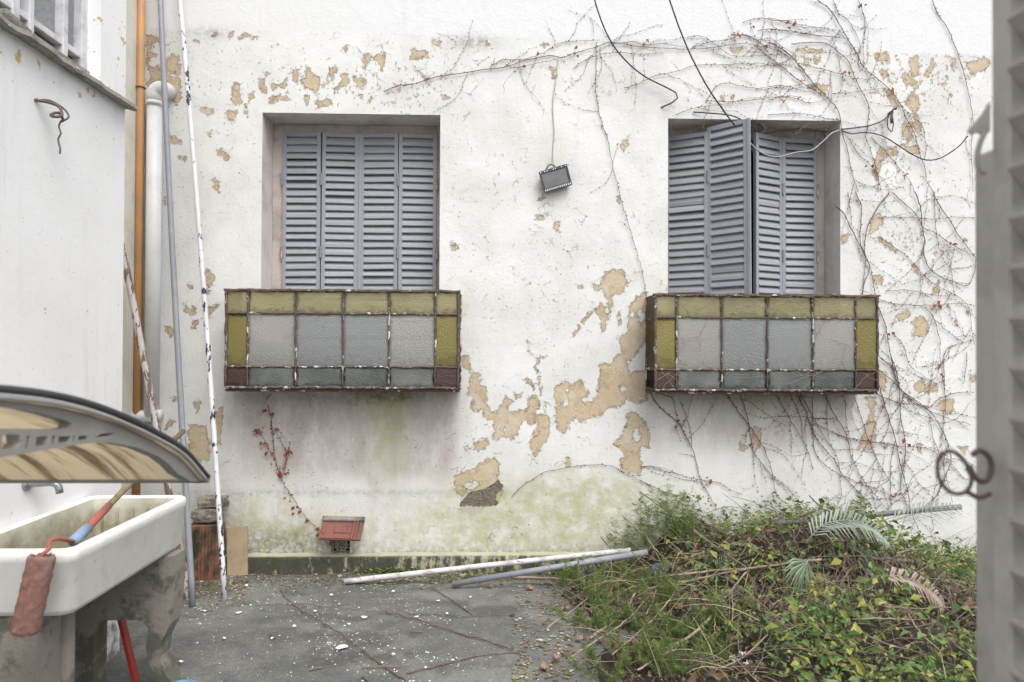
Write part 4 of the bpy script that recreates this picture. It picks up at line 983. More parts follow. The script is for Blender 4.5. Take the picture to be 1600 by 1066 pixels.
# ================================================================== DOOR CANOPY (foreground left)
CX = -.715
def cp(x, y): u, v = x*.2815, 560+y*.2815; return at_x(u, v, CX)
arc = [(-2400, 78), (-1500, 90), (-800, 108), (-350, 122), (0, 142), (140, 158), (320, 190), (500, 240), (680, 310), (850, 395), (1000, 490), (1130, 640)]
low = [(1140, 690), (1060, 682), (985, 640), (940, 590), (880, 545), (760, 495), (620, 467), (500, 470), (350, 492), (150, 527), (0, 552), (-350, 620), (-800, 700), (-1500, 780), (-2400, 820)]
hol = [[(-300, 235), (0, 262), (130, 280), (250, 308), (360, 342), (398, 362), (392, 382), (350, 392), (150, 393), (0, 390), (-300, 400)],
       [(20, 420), (112, 425), (116, 470), (95, 500), (0, 504)], [(150, 430), (166, 430), (157, 498), (138, 500)], [(202, 436), (266, 432), (260, 480), (195, 492)], [(290, 430), (308, 430), (300, 482), (284, 484)],
       [(325, 435), (396, 432), (386, 462), (322, 470)], [(405, 430), (416, 430), (410, 463), (402, 465)], [(437, 432), (486, 430), (480, 450), (432, 455)], [(530, 425), (580, 418), (640, 414), (600, 430), (530, 438)]]
m_ = worn('canopy_bracket', (0.27, 0.255, 0.24), (0.38, 0.36, 0.34), 6, .6, .45, bump=.08)
t = thing('door_canopy', 'curved door canopy with stained beige sheet and grey bracket', 'canopy', (0, 0, 0))
MB().slab([[cp(*p)-Vector((0, 0, .024)) for p in arc]+[cp(*p) for p in low]]+[[cp(*p) for p in h_] for h_ in hol], Vector((-.022, 0, 0))).build('bracket', m_, t)
A3 = smooth_path([cp(*p) for p in arc], .03)
V = []; Fs = []
xs_ = [CX+.012, CX-.3, CX-.6, -1.90]; up_ = Vector((0, .000, -.022))
for p in A3:
    for x in xs_: V.append((x, p.y+up_.y, p.z+up_.z))
    for x in xs_: V.append((x, p.y+up_.y*1.5, p.z+up_.z+.005))
k = len(xs_); n = 2*k
for i in range(len(A3)-1):
    for j in range(k-1):
        Fs.append((i*n+j, i*n+j+1, (i+1)*n+j+1, (i+1)*n+j)); Fs.append((i*n+k+j, (i+1)*n+k+j, (i+1)*n+k+j+1, i*n+k+j+1))
    Fs.append((i*n, (i+1)*n, (i+1)*n+k, i*n+k)); Fs.append((i*n+k-1, i*n+2*k-1, (i+1)*n+2*k-1, (i+1)*n+k-1))
m = NT('stained_canopy_sheet'); st = m.noise(16, 5, .6, m.co('Object', (1, .10, .10))); c = m.mix(m.noise(4, 4), (0.74, 0.66, 0.52), (0.80, 0.73, 0.61)); c = m.mix(m.ss(st, .52, .66, 0, .75), c, (0.25, 0.18, 0.11)); c = m.mix(m.ss(m.noise(40, 4, .6, m.co('Object', (1, .06, .06))), .55, .68, 0, .6), c, (0.3, 0.22, 0.14))
df = m.n('ShaderNodeBsdfDiffuse'); m.L(c, df.inputs[0]); tr = m.n('ShaderNodeBsdfTranslucent'); m.L(c, tr.inputs[0]); mxs = m.n('ShaderNodeMixShader'); mxs.inputs[0].default_value = .72; m.L(df.outputs[0], mxs.inputs[1]); m.L(tr.outputs[0], mxs.inputs[2]); m.L(mxs.outputs[0], m.out.inputs[0])
MB().add(V, Fs).build('sheet', m.m, t, True)
e = MB().tube([p+Vector((.010, .000, -.008)) for p in A3], .0065, 8); e.build('edge_trim', worn('dark_trim', (.045, .045, .05), (.10, .10, .10), 9), t, True)
MB().tube([p+Vector((.010, .000, -.020)) for p in A3], .0045, 6).build('edge_strip', worn('light_trim', (.42, .40, .38), (.3, .28, .26), 9), t, True)
tip = A3[-1]; MB().bbox((-1.90, tip.y-.012, tip.z-.022), (CX+.012, tip.y+.016, tip.z+.0), .004).build('front_rail', m_, t)
# ================================================================== OPEN SHUTTER BESIDE THE CAMERA
m = NT('pale_shutter_wood'); c = m.mix(m.ss(m.noise(8, 6, .6), .4, .75), (0.46, 0.435, 0.41), (0.30, 0.275, 0.25)); M_NEAR = m.fin(c, .6, m.bump(m.noise(40, 4), .2, .004))
def near_leaf(label, x, yfar, w, H0, H1, ang, group, slats=True):
    t = thing('near_shutter', label, 'shutter', (x, yfar, H0), (0, 0, R(ang)), group); H = H1-H0
    f = MB().bbox((-.016, -.028, 0), (.016, 0, H), .003).bbox((-.016, -w, 0), (.016, -w+.048, H), .003).bbox((-.014, -w+.048, 0), (.014, -.028, .07), .003).bbox((-.014, -w+.048, H-.07), (.014, -.028, H), .003)
    f.build('frame', M_NEAR, t)
    if slats:
        z = .11; sm = None
        while z < H-.09:
            if sm is None:
                sm = MB().bbox((-.024, -w+.046, -.005), (.024, -.026, .005), .002); o = sm.build('slat', M_NEAR, t, loc=(0, 0, z), rot=(0, R(52), 0)); sm = o.data
            else: link('slat', sm, None, t, (0, 0, z), (0, R(52), 0))
            z += .058
    return t
near_leaf('pale louvred shutter leaf opened beside the camera at the right edge', .613, .80, .36, .7, 2.7, 1.5, 'pale shutters at the right edge')
ob = MB().bbox((-.012, -.05, 0), (.016, 0, at_y(1530, 222, .86).z-.7), .004).build('shutter_board', M_NEAR, None, loc=(.674, .92, .7)); tag(ob, 'plain pale board behind the louvred shutter at the right edge', 'board')
t = thing('shutter_catch', 'iron scroll catch on the pale shutter at the right edge', 'catch', at_y(1543, 740, .79))
def ncp(u, v, y=.79): return at_y(u, v, y)-at_y(1543, 740, .79)
MB().tube(smooth_path([ncp(1516, 735), ncp(1508, 722), ncp(1494, 708), ncp(1478, 706), ncp(1467, 718), ncp(1465, 738), ncp(1473, 758), ncp(1490, 771), ncp(1507, 770), ncp(1517, 757), ncp(1517, 742), ncp(1510, 732)], .004), .0024, 7).build('ring', M_IRON, t, True)
MB().tube(smooth_path([ncp(1514, 728), ncp(1525, 748), ncp(1541, 752), ncp(1549, 735), ncp(1546, 715), ncp(1530, 704), ncp(1520, 712)], .004), .0034, 7).tube(smooth_path([ncp(1514, 770), ncp(1530, 778), ncp(1548, 772)], .004), .003, 7).build('scroll', M_IRON, t, True)
t = thing('shutter_hook', 'iron hook plate high on the pale shutter at the right edge', 'hook', at_y(1540, 200, .79))
def nh(u, v, y=.79): return at_y(u, v, y)-at_y(1540, 200, .79)
MB().slab([[nh(1548, 160), nh(1536, 178), nh(1515, 203), nh(1520, 210), nh(1530, 206), nh(1540, 212), nh(1548, 205)]], Vector((0, .004, 0))).build('plate', M_NEAR, t)
MB().tube(smooth_path([nh(1540, 205), nh(1532, 222), nh(1527, 245), nh(1529, 262), nh(1538, 272)], .004), .0032, 7).build('hook', M_NEAR, t, True)
# ================================================================== VINES ON THE WALL
M_VINE = worn('dry_vine_bark', (0.15, 0.08, 0.062), (0.24, 0.17, 0.14), 30, .6, .85)
m = NT('dry_red_leaf'); c = m.mix(m.island(), (0.20, 0.045, 0.02), (0.33, 0.13, 0.07)); M_RLEAF = m.fin(c, .8)
m = NT('vine_bud'); c = m.mix(m.island(), (0.05, 0.035, 0.028), (0.17, 0.10, 0.07)); M_BUD = m.fin(c, .85)
def leaf_verts(p, d, nrm, L, w, fold=.25, droop=.15):
    d = d.normalized(); s = d.cross(nrm)
    if s.length < 1e-4: s = d.cross(Vector((1, 0, 0)))
    s.normalize(); n = s.cross(d).normalized()
    return [p, p+d*L*.42-s*w*.5+n*L*fold*.4, p+d*L*.5, p+d*L*.42+s*w*.5+n*L*fold*.4, p+d*L-n*L*droop], [(0, 2, 1), (0, 3, 2), (1, 2, 4), (2, 3, 4)]
def vine(label, paths, rs, parent=None, buds=True, side=0.0, leaf=0.0, off=.004):
    t = thing('climbing_vine', label, 'vine', on_wall(*paths[0][-1])); o0 = Vector(t.location)
    tw = MB(); bd = MB(); lf = MB()
    for P, r in zip(paths, rs):
        pts = smooth_path([on_wall(u, v, off+r+random.uniform(0, .008)) for u, v in P], .028, .0022); N = len(pts)
        r *= .64; sm = MB().tube([p-o0 for p in pts], [r*(1-.45*i/N)*random.uniform(.85, 1.15) for i in range(N)], 5)
        sm.build('stem', M_VINE, t, True)
        for i in range(1, N-1):
            tg = (pts[i+1]-pts[i-1]).normalized(); sd_ = Vector((-tg.z, 0, tg.x))*random.choice((-1, 1))
            if buds and random.random() < .55:
                q = pts[i]-o0; d_ = (sd_*random.uniform(.5, 1.2)+tg*random.uniform(-.4, .8)+Vector((0, -random.random()*.5, 0)))
                L = random.uniform(.006, .016); V, Fs = leaf_verts(q, d_, Vector((0, -1, 0)), L, L*.8, .3); bd.add(V, Fs)
            if random.random() < side:
                L = random.uniform(.06, .55); k = max(4, int(L/.03)); d_ = (sd_*random.uniform(.1, .9)+tg*random.uniform(-.5, 1.4)+Vector((0, 0, .1))).normalized(); q = pts[i].copy(); tp = [q-o0]
                for _ in range(k):
                    d_ = (d_+Vector((random.gauss(0, .16), 0, random.gauss(0, .16)))).normalized(); q = q+d_*L/k; q.y = DW-off-random.uniform(0, .01); tp.append(q-o0)
                tw.tube(tp, [.0013*(1-.6*a/len(tp)) for a in range(len(tp))], 4)
                for z_ in tp[1:]:
                    if random.random() < .7: V, Fs = leaf_verts(z_, Vector((random.gauss(0, 1), -.3, random.gauss(0, 1))), Vector((0, -1, 0)), random.uniform(.006, .014), .009); bd.add(V, Fs)
            if random.random() < leaf:
                for _ in range(random.randint(1, 4)):
                    q = pts[i]-o0+Vector((random.gauss(0, .02), -.01, random.gauss(0, .02))); L = random.uniform(.018, .042); V, Fs = leaf_verts(q, Vector((random.gauss(0, .6), -.4, random.gauss(-.6, .4))), Vector((random.gauss(0, .4), -1, random.gauss(0, .4))), L, L*.7, .5, .3); lf.add(V, Fs)
    if tw.v: tw.build('twigs', M_VINE, t, kind='stuff')
    if bd.v: bd.build('buds', M_BUD, t, kind='stuff')
    if lf.v: lf.build('dry_leaves', M_RLEAF, t, kind='stuff')
    return t
VR = plist("""
G 270 0 340 50 400 140 450 230 490 290 530 370 600 430 670 490 730 570 770 660 820 760 840 850 870 920 880 1000 920 1066
G 360 0 400 80 450 120 490 190 510 240 500 330 510 400
G 500 0 530 80 540 160 530 260 530 370
G 0 105 100 125 200 150 310 155 390 190 440 220 500 300
G 0 160 120 175 250 195 330 200 420 210
G 0 235 60 260 140 320 200 400 260 470 330 540 380 600 400 650 410 720 440 830 460 930 500 1066
G 0 310 80 370 160 440 240 490 330 550
G 130 245 250 235 320 240 380 280 440 330 470 400 500 470 550 560 560 640 545 760 580 860 610 980 610 1066
G 230 370 330 390 430 420 500 440 600 430
G 350 520 450 515 560 500 650 490 700 520
G 0 480 100 475 200 505 320 520
G 0 550 120 540 230 570 330 550
G 0 640 100 630 220 635 340 660 400 660
G 730 570 790 640 850 690 870 760 880 830 870 890
G 570 760 640 830 720 920 790 1010 810 1066
G 440 760 500 850 570 920 640 1000 690 1060
H 560 0 600 80 650 150 690 220 740 290 800 370
H 460 0 490 80 500 180 515 260 510 340 540 420 600 470 680 500 755 520 790 440 800 370
H 330 0 400 60 470 130 510 200 580 230 650 280 720 320 795 360
H 320 0 260 80 200 190 180 290 190 360 215 430 235 540 240 580
H 130 0 165 80 160 160 155 270 185 360 180 450 170 570
H 20 80 60 110 110 210 160 310 210 410 190 480 165 570
H 90 0 100 100 110 180
H 260 250 350 310 430 370 490 440 540 490 620 540 700 580 760 640 775 750 790 850
H 270 600 350 620 480 630 600 625 720 620 800 630
H 260 640 300 750 320 880 350 970 375 1066
H 520 640 570 710 600 830 600 920 620 1066
H 570 710 650 780 730 840
H 620 920 650 860 790 825
H 340 780 400 860 430 960 490 1010 570 1060
H 250 900 330 970 420 1066
H 750 890 745 980 730 1066
H 570 0 575 180 600 330 640 400 700 455
H 250 140 400 140 550 150 700 140 800 145
H 300 550 420 545 560 570 700 575
I 270 0 350 60 375 180 380 310 400 430 405 560 380 700 400 780 440 850
I 330 0 350 90 380 170 460 230 540 290 590 360 630 430 655 520 660 580 610 700 560 800
I 250 110 280 210 310 310 350 440 370 540 400 660 430 790 440 850 480 950
I 255 60 330 120 420 210 520 280 640 330 770 370
I 240 195 300 220 380 250 450 255 540 270 600 220 700 190 790 190
I 0 410 80 440 200 460 330 480 450 495 530 500 600 540 690 580
I 350 460 330 580 325 700 330 850
I 620 0 625 150 630 300 610 480 625 600
I 540 310 560 430 590 520 630 640 670 800
Z 60 550 160 520 260 470 380 450 500 410 650 405 800 400 900 395 1000 410 1120 405
Z 450 230 540 225 610 260 700 330 760 350 880 350 1000 340
Z 480 300 600 260 700 250 800 215 900 250 980 240 1050 290 1150 360
Z 570 640 640 540 720 520 800 540 920 550 1100 540 1180 520
Z 580 630 750 635 900 620 1100 600 1200 620
Z 380 720 480 680 600 660 760 640
Z 800 140 900 115 1040 125 1150 150 1290 175
Z 890 195 950 180 1080 190 1200 210 1350 230
Z 870 280 980 370 1060 430 1140 490 1240 560 1320 600
Z 730 215 850 230 950 290 1050 330 1150 400 1230 500 1310 590 1380 640
B 0 575 80 540 200 520 330 480 480 460 620 435 770 415 900 370 1050 345 1110 360 1200 330 1330 290 1420 265 1600 290 1840 305 2040 300 2240 270 2400 300
B 660 420 740 375 870 370 1000 330 1100 270 1350 250
B 820 425 960 395 1080 370
B 1180 430 1260 375 1380 335 1500 330 1600 340 1750 330
B 1420 270 1560 262 1640 280 1760 275 1900 300
""")
thick = {0: .0055, 5: .006, 7: .005, 16: .0055, 17: .006, 18: .005, 19: .006, 20: .0055, 21: .006, 25: .0055, 35: .006, 36: .006, 37: .0065, 38: .005, 39: .005, 45: .003, 54: .005, 53: .004}
vine('large bare climbing vine spreading over the wall right of the right window', VR, [thick.get(i, .0036) for i in range(len(VR))], side=.13, leaf=.022)
vine('slender bare vine with a red leaf climbing the wall far right', plist("G 915 0 940 70 1000 160 1040 260 1080 370 1105 480 1130 600 1140 700 1130 830 1140 1066"), [.0045], side=.02)
vine('single thin vine strand hanging between the lamp and the right window', plist("""
P 932 66 932 87 931 112 932 150 940 190 950 220 957 257 970 310 985 360 1000 410 1008 450 1009 462
P 923 27 926 36 928 55
P 950 215 942 200 930 195
P 957 257 964 232 968 220
P 985 360 975 350 968 345
"""), [.0042, .0025, .0022, .0022, .002], side=.03)
vine('small vine with dry rust red leaves under the left window box', plist("""
P 419 633 424 660 427 690 430 715 440 750 455 775 475 805 500 830 520 845 527 852
P 453 690 452 700 447 725 440 752
P 398 670 402 673 415 690 430 718
P 433 680 440 690 447 715 440 745
"""), [.0042, .003, .003, .003], side=.03, leaf=.28)
vine('group of vine stems rising from the mound to the right window box', plist("""
J 65 55 110 130 200 210 250 260 320 390 350 480 380 600 430 690 480 790
J 120 60 200 90 220 150 240 230 320 390
J 255 110 290 210 320 300 325 390
J 540 60 600 150 660 230 720 310 770 400 810 490 830 570 840 650 870 720
J 630 70 670 200 690 290 700 400 740 470 800 540 840 590 940 670 1020 760
J 850 70 910 170 960 260 1020 350 1060 450 1080 540
J 940 70 1000 200 1020 330 1040 400
J 980 60 1040 180 1080 300 1140 390 1210 470 1260 560 1340 650 1450 760
J 1080 70 1080 230 1080 330 1100 440 1200 540 1330 600 1500 670 1600 710
J 1150 60 1220 200 1290 320 1320 450 1370 560 1440 660 1560 800
J 1090 245 1200 300 1310 340 1420 355 1600 380
J 1340 80 1390 230 1430 350 1480 470 1540 570 1600 660
J 1000 60 1080 200 1150 330 1230 450 1250 560 1260 700
J 1170 70 1170 240 1190 380 1230 430
J 1285 100 1290 250 1330 420 1320 520 1290 570
J 1510 640 1560 790
"""), [.0055, .0035, .0035, .0055, .005, .004, .0035, .006, .0042, .005, .0038, .0045, .004, .0034, .003, .003], side=.14, leaf=.012)
vine('runner vine arching over the damp green patch of wall', plist("""
D 440 960 520 880 590 840 650 800 720 780 920 745 1090 740 1160 755 1200 790 1300 830 1400 880 1590 960
D 1340 760 1420 750 1500 765 1600 805
J 0 520 70 515 180 550 290 580 380 600 500 620 560 660 640 690
J 0 600 70 640 200 690 300 720 370 740
"""), [.0036, .003, .0034, .0034], side=.02, leaf=.01)
# vine threads draped on the right window box
t = thing('vine_threads', 'dry vine threads draped over the right window box', 'vine', (B2[1], B2[5], B2[4])); mbt = MB(); Lb = B2[2]-B2[1]; Hb = B2[4]-B2[3]
for k in range(46):
    x = random.uniform(0, Lb); z = random.choice((.02, .015, -.1, -.55, -.58))+random.gauss(0, .02); p = Vector((x, -.018, z)); d_ = Vector((random.choice((-1, 1)), 0, random.gauss(-.2, .4))).normalized(); tp = [p.copy()]
    for _ in range(random.randint(5, 14)):
        d_ = (d_+Vector((random.gauss(0, .25), 0, random.gauss(-.03, .25)))).normalized(); p = p+d_*.03; p.y = -.018-random.random()*.012
        if -.02 < p.x < Lb+.02 and -Hb < p.z < .04: tp.append(p.copy())
    if len(tp) > 2: mbt.tube(tp, .0017, 4)
mbt.build('threads', worn('pale_thread', (.30, .21, .15), (.17, .12, .09), 30), t, kind='stuff')
mbt = MB(); t2 = thing('vine_threads', 'tangle of dry tendrils under the lintel of the right window', 'vine', (OPEN[1][0], DW, OPEN[1][3])); Wd = OPEN[1][1]-OPEN[1][0]
for k in range(34):
    p = Vector((random.uniform(0, Wd), random.uniform(.0, .2), -.012)); d_ = Vector((random.gauss(0, 1), random.gauss(0, .3), -.25)).normalized(); tp = [p.copy()]
    for _ in range(random.randint(3, 9)): d_ = (d_+Vector((random.gauss(0, .3), random.gauss(0, .2), random.gauss(-.08, .15)))).normalized(); p = p+d_*.025; p.z = min(p.z, -.006); p.y = max(-.01, min(.22, p.y)); p.x = max(.01, min(Wd-.01, p.x)); tp.append(p.copy())
    mbt.tube(tp, .0018, 4)
mbt.build('threads', bpy.data.materials['pale_thread'], t2, kind='stuff')

# ================================================================== PLANTS OF THE MOUND
def mh(x, y): return float(mound_h(np.array([x]), np.array([y]))[0])
def on_mound(u, v, lift=.05):
    d = ray(u, v); t = 2.5
    while t < 5.4:
        p = Vector((d.x*t, d.y*t, HC+d.z*t))
        if p.y > DW-.03 or p.z < max(mh(p.x, p.y), GZ(p.y)): break
        t += .01
    t -= lift; return Vector((d.x*t, d.y*t, HC+d.z*t))
def scatter(N, xr, yr, keep, size, tilt, zoff, rs):
    """leaf arrays: (N*5,3) verts and faces"""
    x = rs.uniform(*xr, N); y = rs.uniform(*yr, N); k = keep(x, y) > rs.random(N); x = x[k]; y = y[k]; n = len(x)
    z = mound_h(x, y)+zoff[0]+rs.random(n)**1.6*(zoff[1]-zoff[0]); e = .03
    nx_ = -(mound_h(x+e, y)-mound_h(x-e, y))/(2*e); ny_ = -(mound_h(x, y+e)-mound_h(x, y-e))/(2*e)
    N3 = np.stack([nx_*.8, ny_*.8-.35, np.ones(n)], 1)+rs.normal(0, tilt, (n, 3)); N3 /= np.linalg.norm(N3, axis=1)[:, None]
    a = rs.normal(0, 1, (n, 3)); a -= (a*N3).sum(1)[:, None]*N3; a /= np.linalg.norm(a, axis=1)[:, None]; b = np.cross(N3, a)
    L = rs.uniform(*size, n)[:, None]; W_ = L*rs.uniform(.5, .75, (n, 1)); P = np.stack([x, y, z], 1)
    f = rs.uniform(.05, .25, (n, 1)); dr = rs.uniform(-.05, .3, (n, 1))
    V = np.stack([P, P+a*L*.42-b*W_*.5+N3*L*f, P+a*L*.5, P+a*L*.42+b*W_*.5+N3*L*f, P+a*L-N3*L*dr], 1).reshape(-1, 3)
    base = np.arange(n)[:, None]*5; F_ = np.concatenate([base+np.array([q]) for q in ((0, 2, 1), (0, 3, 2), (1, 2, 4), (2, 3, 4))], 0)
    return V, F_.tolist()
def leaf_mat(name, cols, rough=.45, tl=.35):
    m = NT(name); r = m.n('ShaderNodeValToRGB'); m.L(m.island(), r.inputs[0]); cr = r.color_ramp; cr.interpolation = 'CONSTANT' if False else 'LINEAR'
    while len(cr.elements) < len(cols): cr.elements.new(.5)
    for i, c_ in enumerate(cols): cr.elements[i].position = i/(len(cols)-1); cr.elements[i].color = (*c_, 1)
    m.fin(r.outputs[0], rough); tr = m.n('ShaderNodeBsdfTranslucent'); m.L(r.outputs[0], tr.inputs[0]); mx = m.n('ShaderNodeMixShader'); mx.inputs[0].default_value = tl
    m.L(m.b.outputs[0], mx.inputs[1]); m.L(tr.outputs[0], mx.inputs[2]); m.L(mx.outputs[0], m.out.inputs[0]); return m.m
M_IVY = leaf_mat('ground_cover_leaf', [(.045, .085, .025), (.085, .16, .04), (.125, .22, .06), (.18, .28, .075), (.07, .13, .04), (.29, .32, .08), (.42, .38, .10), (.10, .18, .05), (.20, .20, .10)])
M_LITTER = leaf_mat('dead_leaf', [(.06, .04, .028), (.13, .085, .055), (.20, .14, .09), (.09, .055, .035), (.27, .19, .12), (.16, .09, .06)], .8, .1)
M_FEATH = leaf_mat('feathery_green', [(.13, .20, .06), (.19, .28, .09), (.25, .35, .12), (.17, .25, .08), (.31, .37, .14)], .5, .4)
M_CANE = worn('bare_cane', (0.34, 0.27, 0.215), (0.16, 0.115, 0.09), 12, .7, .8)
M_CANED = worn('dark_cane', (0.20, 0.155, 0.125), (0.09, 0.07, 0.06), 12, .7, .8)
M_CANEG = worn('green_cane', (0.27, 0.28, 0.10), (0.2, 0.18, 0.08), 12, .6, .7)
rs = np.random.default_rng(5)
def inner(x, y): return x-np.interp(y, EY, EX)
hollow = lambda x, y: np.exp(-((x-2.25)/.45)**2-((y-3.92)/.22)**2)+.9*np.exp(-((x-1.2)/.25)**2-((y-4.75)/.2)**2)
k1 = lambda x, y: np.clip((inner(x, y)-.75)/.5, 0, 1)*(1-.82*hollow(x, y))*np.clip(fbm(x, y, 3.2, 3, 9)*3.4-.85, .05, 1)
V, F_ = scatter(42000, (.8, 5.2), (2.3, DW-.03), k1, (.014, .040), .5, (.02, .22), rs)
V_, F2 = scatter(7000, (.8, 5.2), (2.3, DW-.03), k1, (.04, .075), .5, (.05, .22), rs); F_ = F_+(np.array(F2)+len(V)).tolist(); V = np.concatenate([V, V_])
def stuff(name, V, F_, mat, label, cat): return link(name, mesh(name, V, F_), mat, None, kind='stuff', label=label, category=cat)
stuff('ground_cover', V, F_, M_IVY, 'small leaved green ground cover spreading over the mound', 'ground cover')
k2 = lambda x, y: np.clip((inner(x, y)+.12)/.25, 0, 1)*np.clip(fbm(x+3, y, 4.0, 3, 2)*2-.3, .1, 1)
V, F_ = scatter(20000, (.1, 5.2), (2.3, DW-.03), k2, (.02, .055), .7, (-.005, .05), rs)
stuff('leaf_litter', V, F_, M_LITTER, 'brown leaf litter lying over the soil of the mound', 'leaf litter')
k3 = lambda x, y: np.clip((inner(x, y)-.02)/.2, 0, 1)*np.clip((1.1-inner(x, y))/.5, 0, 1)*np.clip(fbm(x, y+5, 3.5, 3, 4)*2.6-.75, 0, 1)
V, F_ = scatter(9000, (.1, 2.4), (2.3, DW-.03), k3, (.008, .022), .8, (.0, .06), rs)
stuff('tiny_weeds', V, F_, M_IVY, 'tiny green weeds sprouting along the edge of the soil', 'weeds')
tw = MB()                                        # fine dry twigs through the whole mound
for k in range(900):
    x = rs.uniform(.5, 4.6); y = rs.uniform(2.9, DW-.1)
    if inner(x, y) < .05: continue
    L = rs.uniform(.1, .5); p = Vector((x, y, mh(x, y)+rs.uniform(.0, .10))); d_ = Vector((rs.normal(), rs.normal()*.7, rs.normal()*.35)).normalized(); tp = [p]
    for _ in range(5): d_ = (d_+Vector((rs.normal(0, .12), rs.normal(0, .12), rs.normal(0, .12)-.03))).normalized(); p = p+d_*L/5; p = Vector((p.x, min(p.y, DW-.02), max(p.z, mh(p.x, p.y)-.01))); tp.append(p)
    tw.tube(tp, [.003, .0028, .0025, .002, .0017, .0013], 4, False)
link('dry_twigs', mesh('dry_twigs', tw.v, tw.f), M_CANED, None, kind='stuff', label='fine dry twigs tangled through the mound', category='twigs')
st_ = MB()                                       # straw and grassy stalks standing out of the heap
for k in range(260):
    x = rs.uniform(.7, 4.4); y = rs.uniform(3.1, DW-.12)
    if inner(x, y) < .25: continue
    L = rs.uniform(.15, .55); p = Vector((x, y, mh(x, y)+rs.uniform(.02, .12))); d_ = Vector((rs.normal()*1.0, rs.normal()*.5, rs.uniform(.15, 1.0))).normalized(); tp = [p]
    for _ in range(7): d_ = (d_+Vector((rs.normal(0, .06), rs.normal(0, .06), -.10))).normalized(); p = p+d_*L/7; p = Vector((p.x, min(p.y, DW-.02), p.z)); tp.append(p)
    st_.tube(tp, [.0026*(1-.1*i) for i in range(8)], 4, False)
link('straw', mesh('straw', st_.v, st_.f), leaf_mat('straw', [(.40, .32, .20), (.30, .30, .12), (.48, .40, .28), (.24, .27, .09), (.33, .24, .17)], .7, .1), None, kind='stuff', label='straw coloured stalks standing out of the mound', category='stalks')
def hollow_roots():
    b = MB()
    for k in range(420):
        x = rs.normal(2.25, .42); y = rs.normal(3.98, .17); z = mh(x, y)+rs.uniform(.04, .16); p = Vector((x, y, z)); d_ = Vector((rs.normal(0, .5), -.35, -.5)).normalized(); tp = [p]
        for _ in range(5): d_ = (d_+Vector((rs.normal(0, .2), rs.normal(0, .1), -.12))).normalized(); p = p+d_*.055; tp.append(p)
        b.tube(tp, .0024, 4, False)
    return b
b = hollow_roots(); link('hanging_roots', mesh('hanging_roots', b.v, b.f), M_CANED, None, kind='stuff', label='dark hanging dead stems in the hollow of the mound', category='twigs')
# feathery weeds
def feathery(label, base, h, spread, nst, seed, group):
    r_ = random.Random(seed); t = thing('feathery_weed', label, 'weed', base, None, group); st = MB(); bl = MB()
    for s in range(nst):
        p = Vector((r_.gauss(0, spread*.3), r_.gauss(0, spread*.25), 0)); d_ = Vector((r_.gauss(0, .55*spread/h), r_.gauss(0, .4*spread/h), 1)).normalized(); H = h*r_.uniform(.5, 1.05); tp = [p]; k = 9
        for i in range(k): d_ = (d_+Vector((r_.gauss(0, .08), r_.gauss(0, .08), -.02))).normalized(); p = p+d_*H/k; tp.append(p)
        st.tube(tp, .0016, 3, False)
        for i in range(2, k+1):
            for _ in range(4):
                c_ = tp[i-1].lerp(tp[i], r_.random()); a_ = r_.uniform(0, 6.28); e = (Vector((math.cos(a_), math.sin(a_), r_.uniform(.1, .9)))).normalized(); Lb_ = H*.20*(1.15-.7*i/k)*r_.uniform(.7, 1.3)
                for j in range(5):
                    q = c_+e*Lb_*(.15+.17*j)
                    for sg in (-1, 1):
                        f_ = (e*.7+e.cross(Vector((r_.gauss(0, .5), r_.gauss(0, .5), 1))).normalized()*sg*.8).normalized(); w_ = f_.cross(Vector((0, 1, .3))).normalized()*.0013; Lq = r_.uniform(.014, .032)
                        bl.add([q-w_, q+w_, q+f_*Lq], [(0, 1, 2)])
    st.build('stems', M_CANEG, t); bl.build('foliage', M_FEATH, t); return t
def fw(u, v, h, spread, nst, seed, label='feathery green weed growing over the soil beside the concrete', group='feathery weeds by the concrete'):
    p = on_mound(u, v, 0); p.z = max(mh(p.x, p.y), GZ(p.y)); h *= 1.25; return feathery(label, p, h, spread, nst, seed, group)
for i, (u, v, h, s_, n_) in enumerate([(905, 925, .17, .2, 9), (880, 905, .13, .16, 7), (935, 955, .2, .22, 11), (985, 985, .2, .24, 11), (920, 985, .16, .2, 9), (1040, 950, .2, .24, 10), (1080, 1010, .2, .24, 11), (1000, 1040, .17, .22, 10), (1060, 1062, .16, .22, 9), (1110, 1050, .17, .2, 9), (960, 915, .16, .2, 8), (1005, 925, .16, .2, 8), (1120, 985, .17, .18, 8), (955, 1055, .14, .2, 8), (1050, 1000, .17, .2, 8)]):
    fw(u, v, h, s_, n_, 40+i)
for i, (u, v, h, s_, n_) in enumerate([(985, 850, .38, .22, 13), (1010, 852, .42, .22, 12), (1045, 845, .36, .22, 10), (1075, 850, .28, .2, 9)]):
    fw(u, v, h, s_, n_, 70+i, ('leftmost', 'second from left', 'third from left', 'rightmost')[i]+' tall feathery weed growing against the foot of the wall', 'tall feathery weeds at the wall')
for i, (u, v, h, s_, n_) in enumerate([(1275, 800, .32, .2, 9), (1160, 805, .2, .22, 9), (1330, 830, .2, .2, 7)]):
    fw(u, v, h, s_, n_, 80+i, ('feathery weed on the mound top beside the strap leaved plant', 'low feathery weed on the left shoulder of the mound top', 'feathery weed right behind the arched palm frond')[i], 'feathery weeds on the mound top')
for i, (u, v, h) in enumerate([(838, 866, .14), (886, 864, .13)]):
    p = on_ground(u, v+8); p.y = min(p.y, DW-.07); feathery(('dark little sprig at the wall foot left of the feathery weeds', 'second dark little sprig at the wall foot near the poles')[i], p, h, .06, 3, 90+i, 'little sprigs at the wall foot')
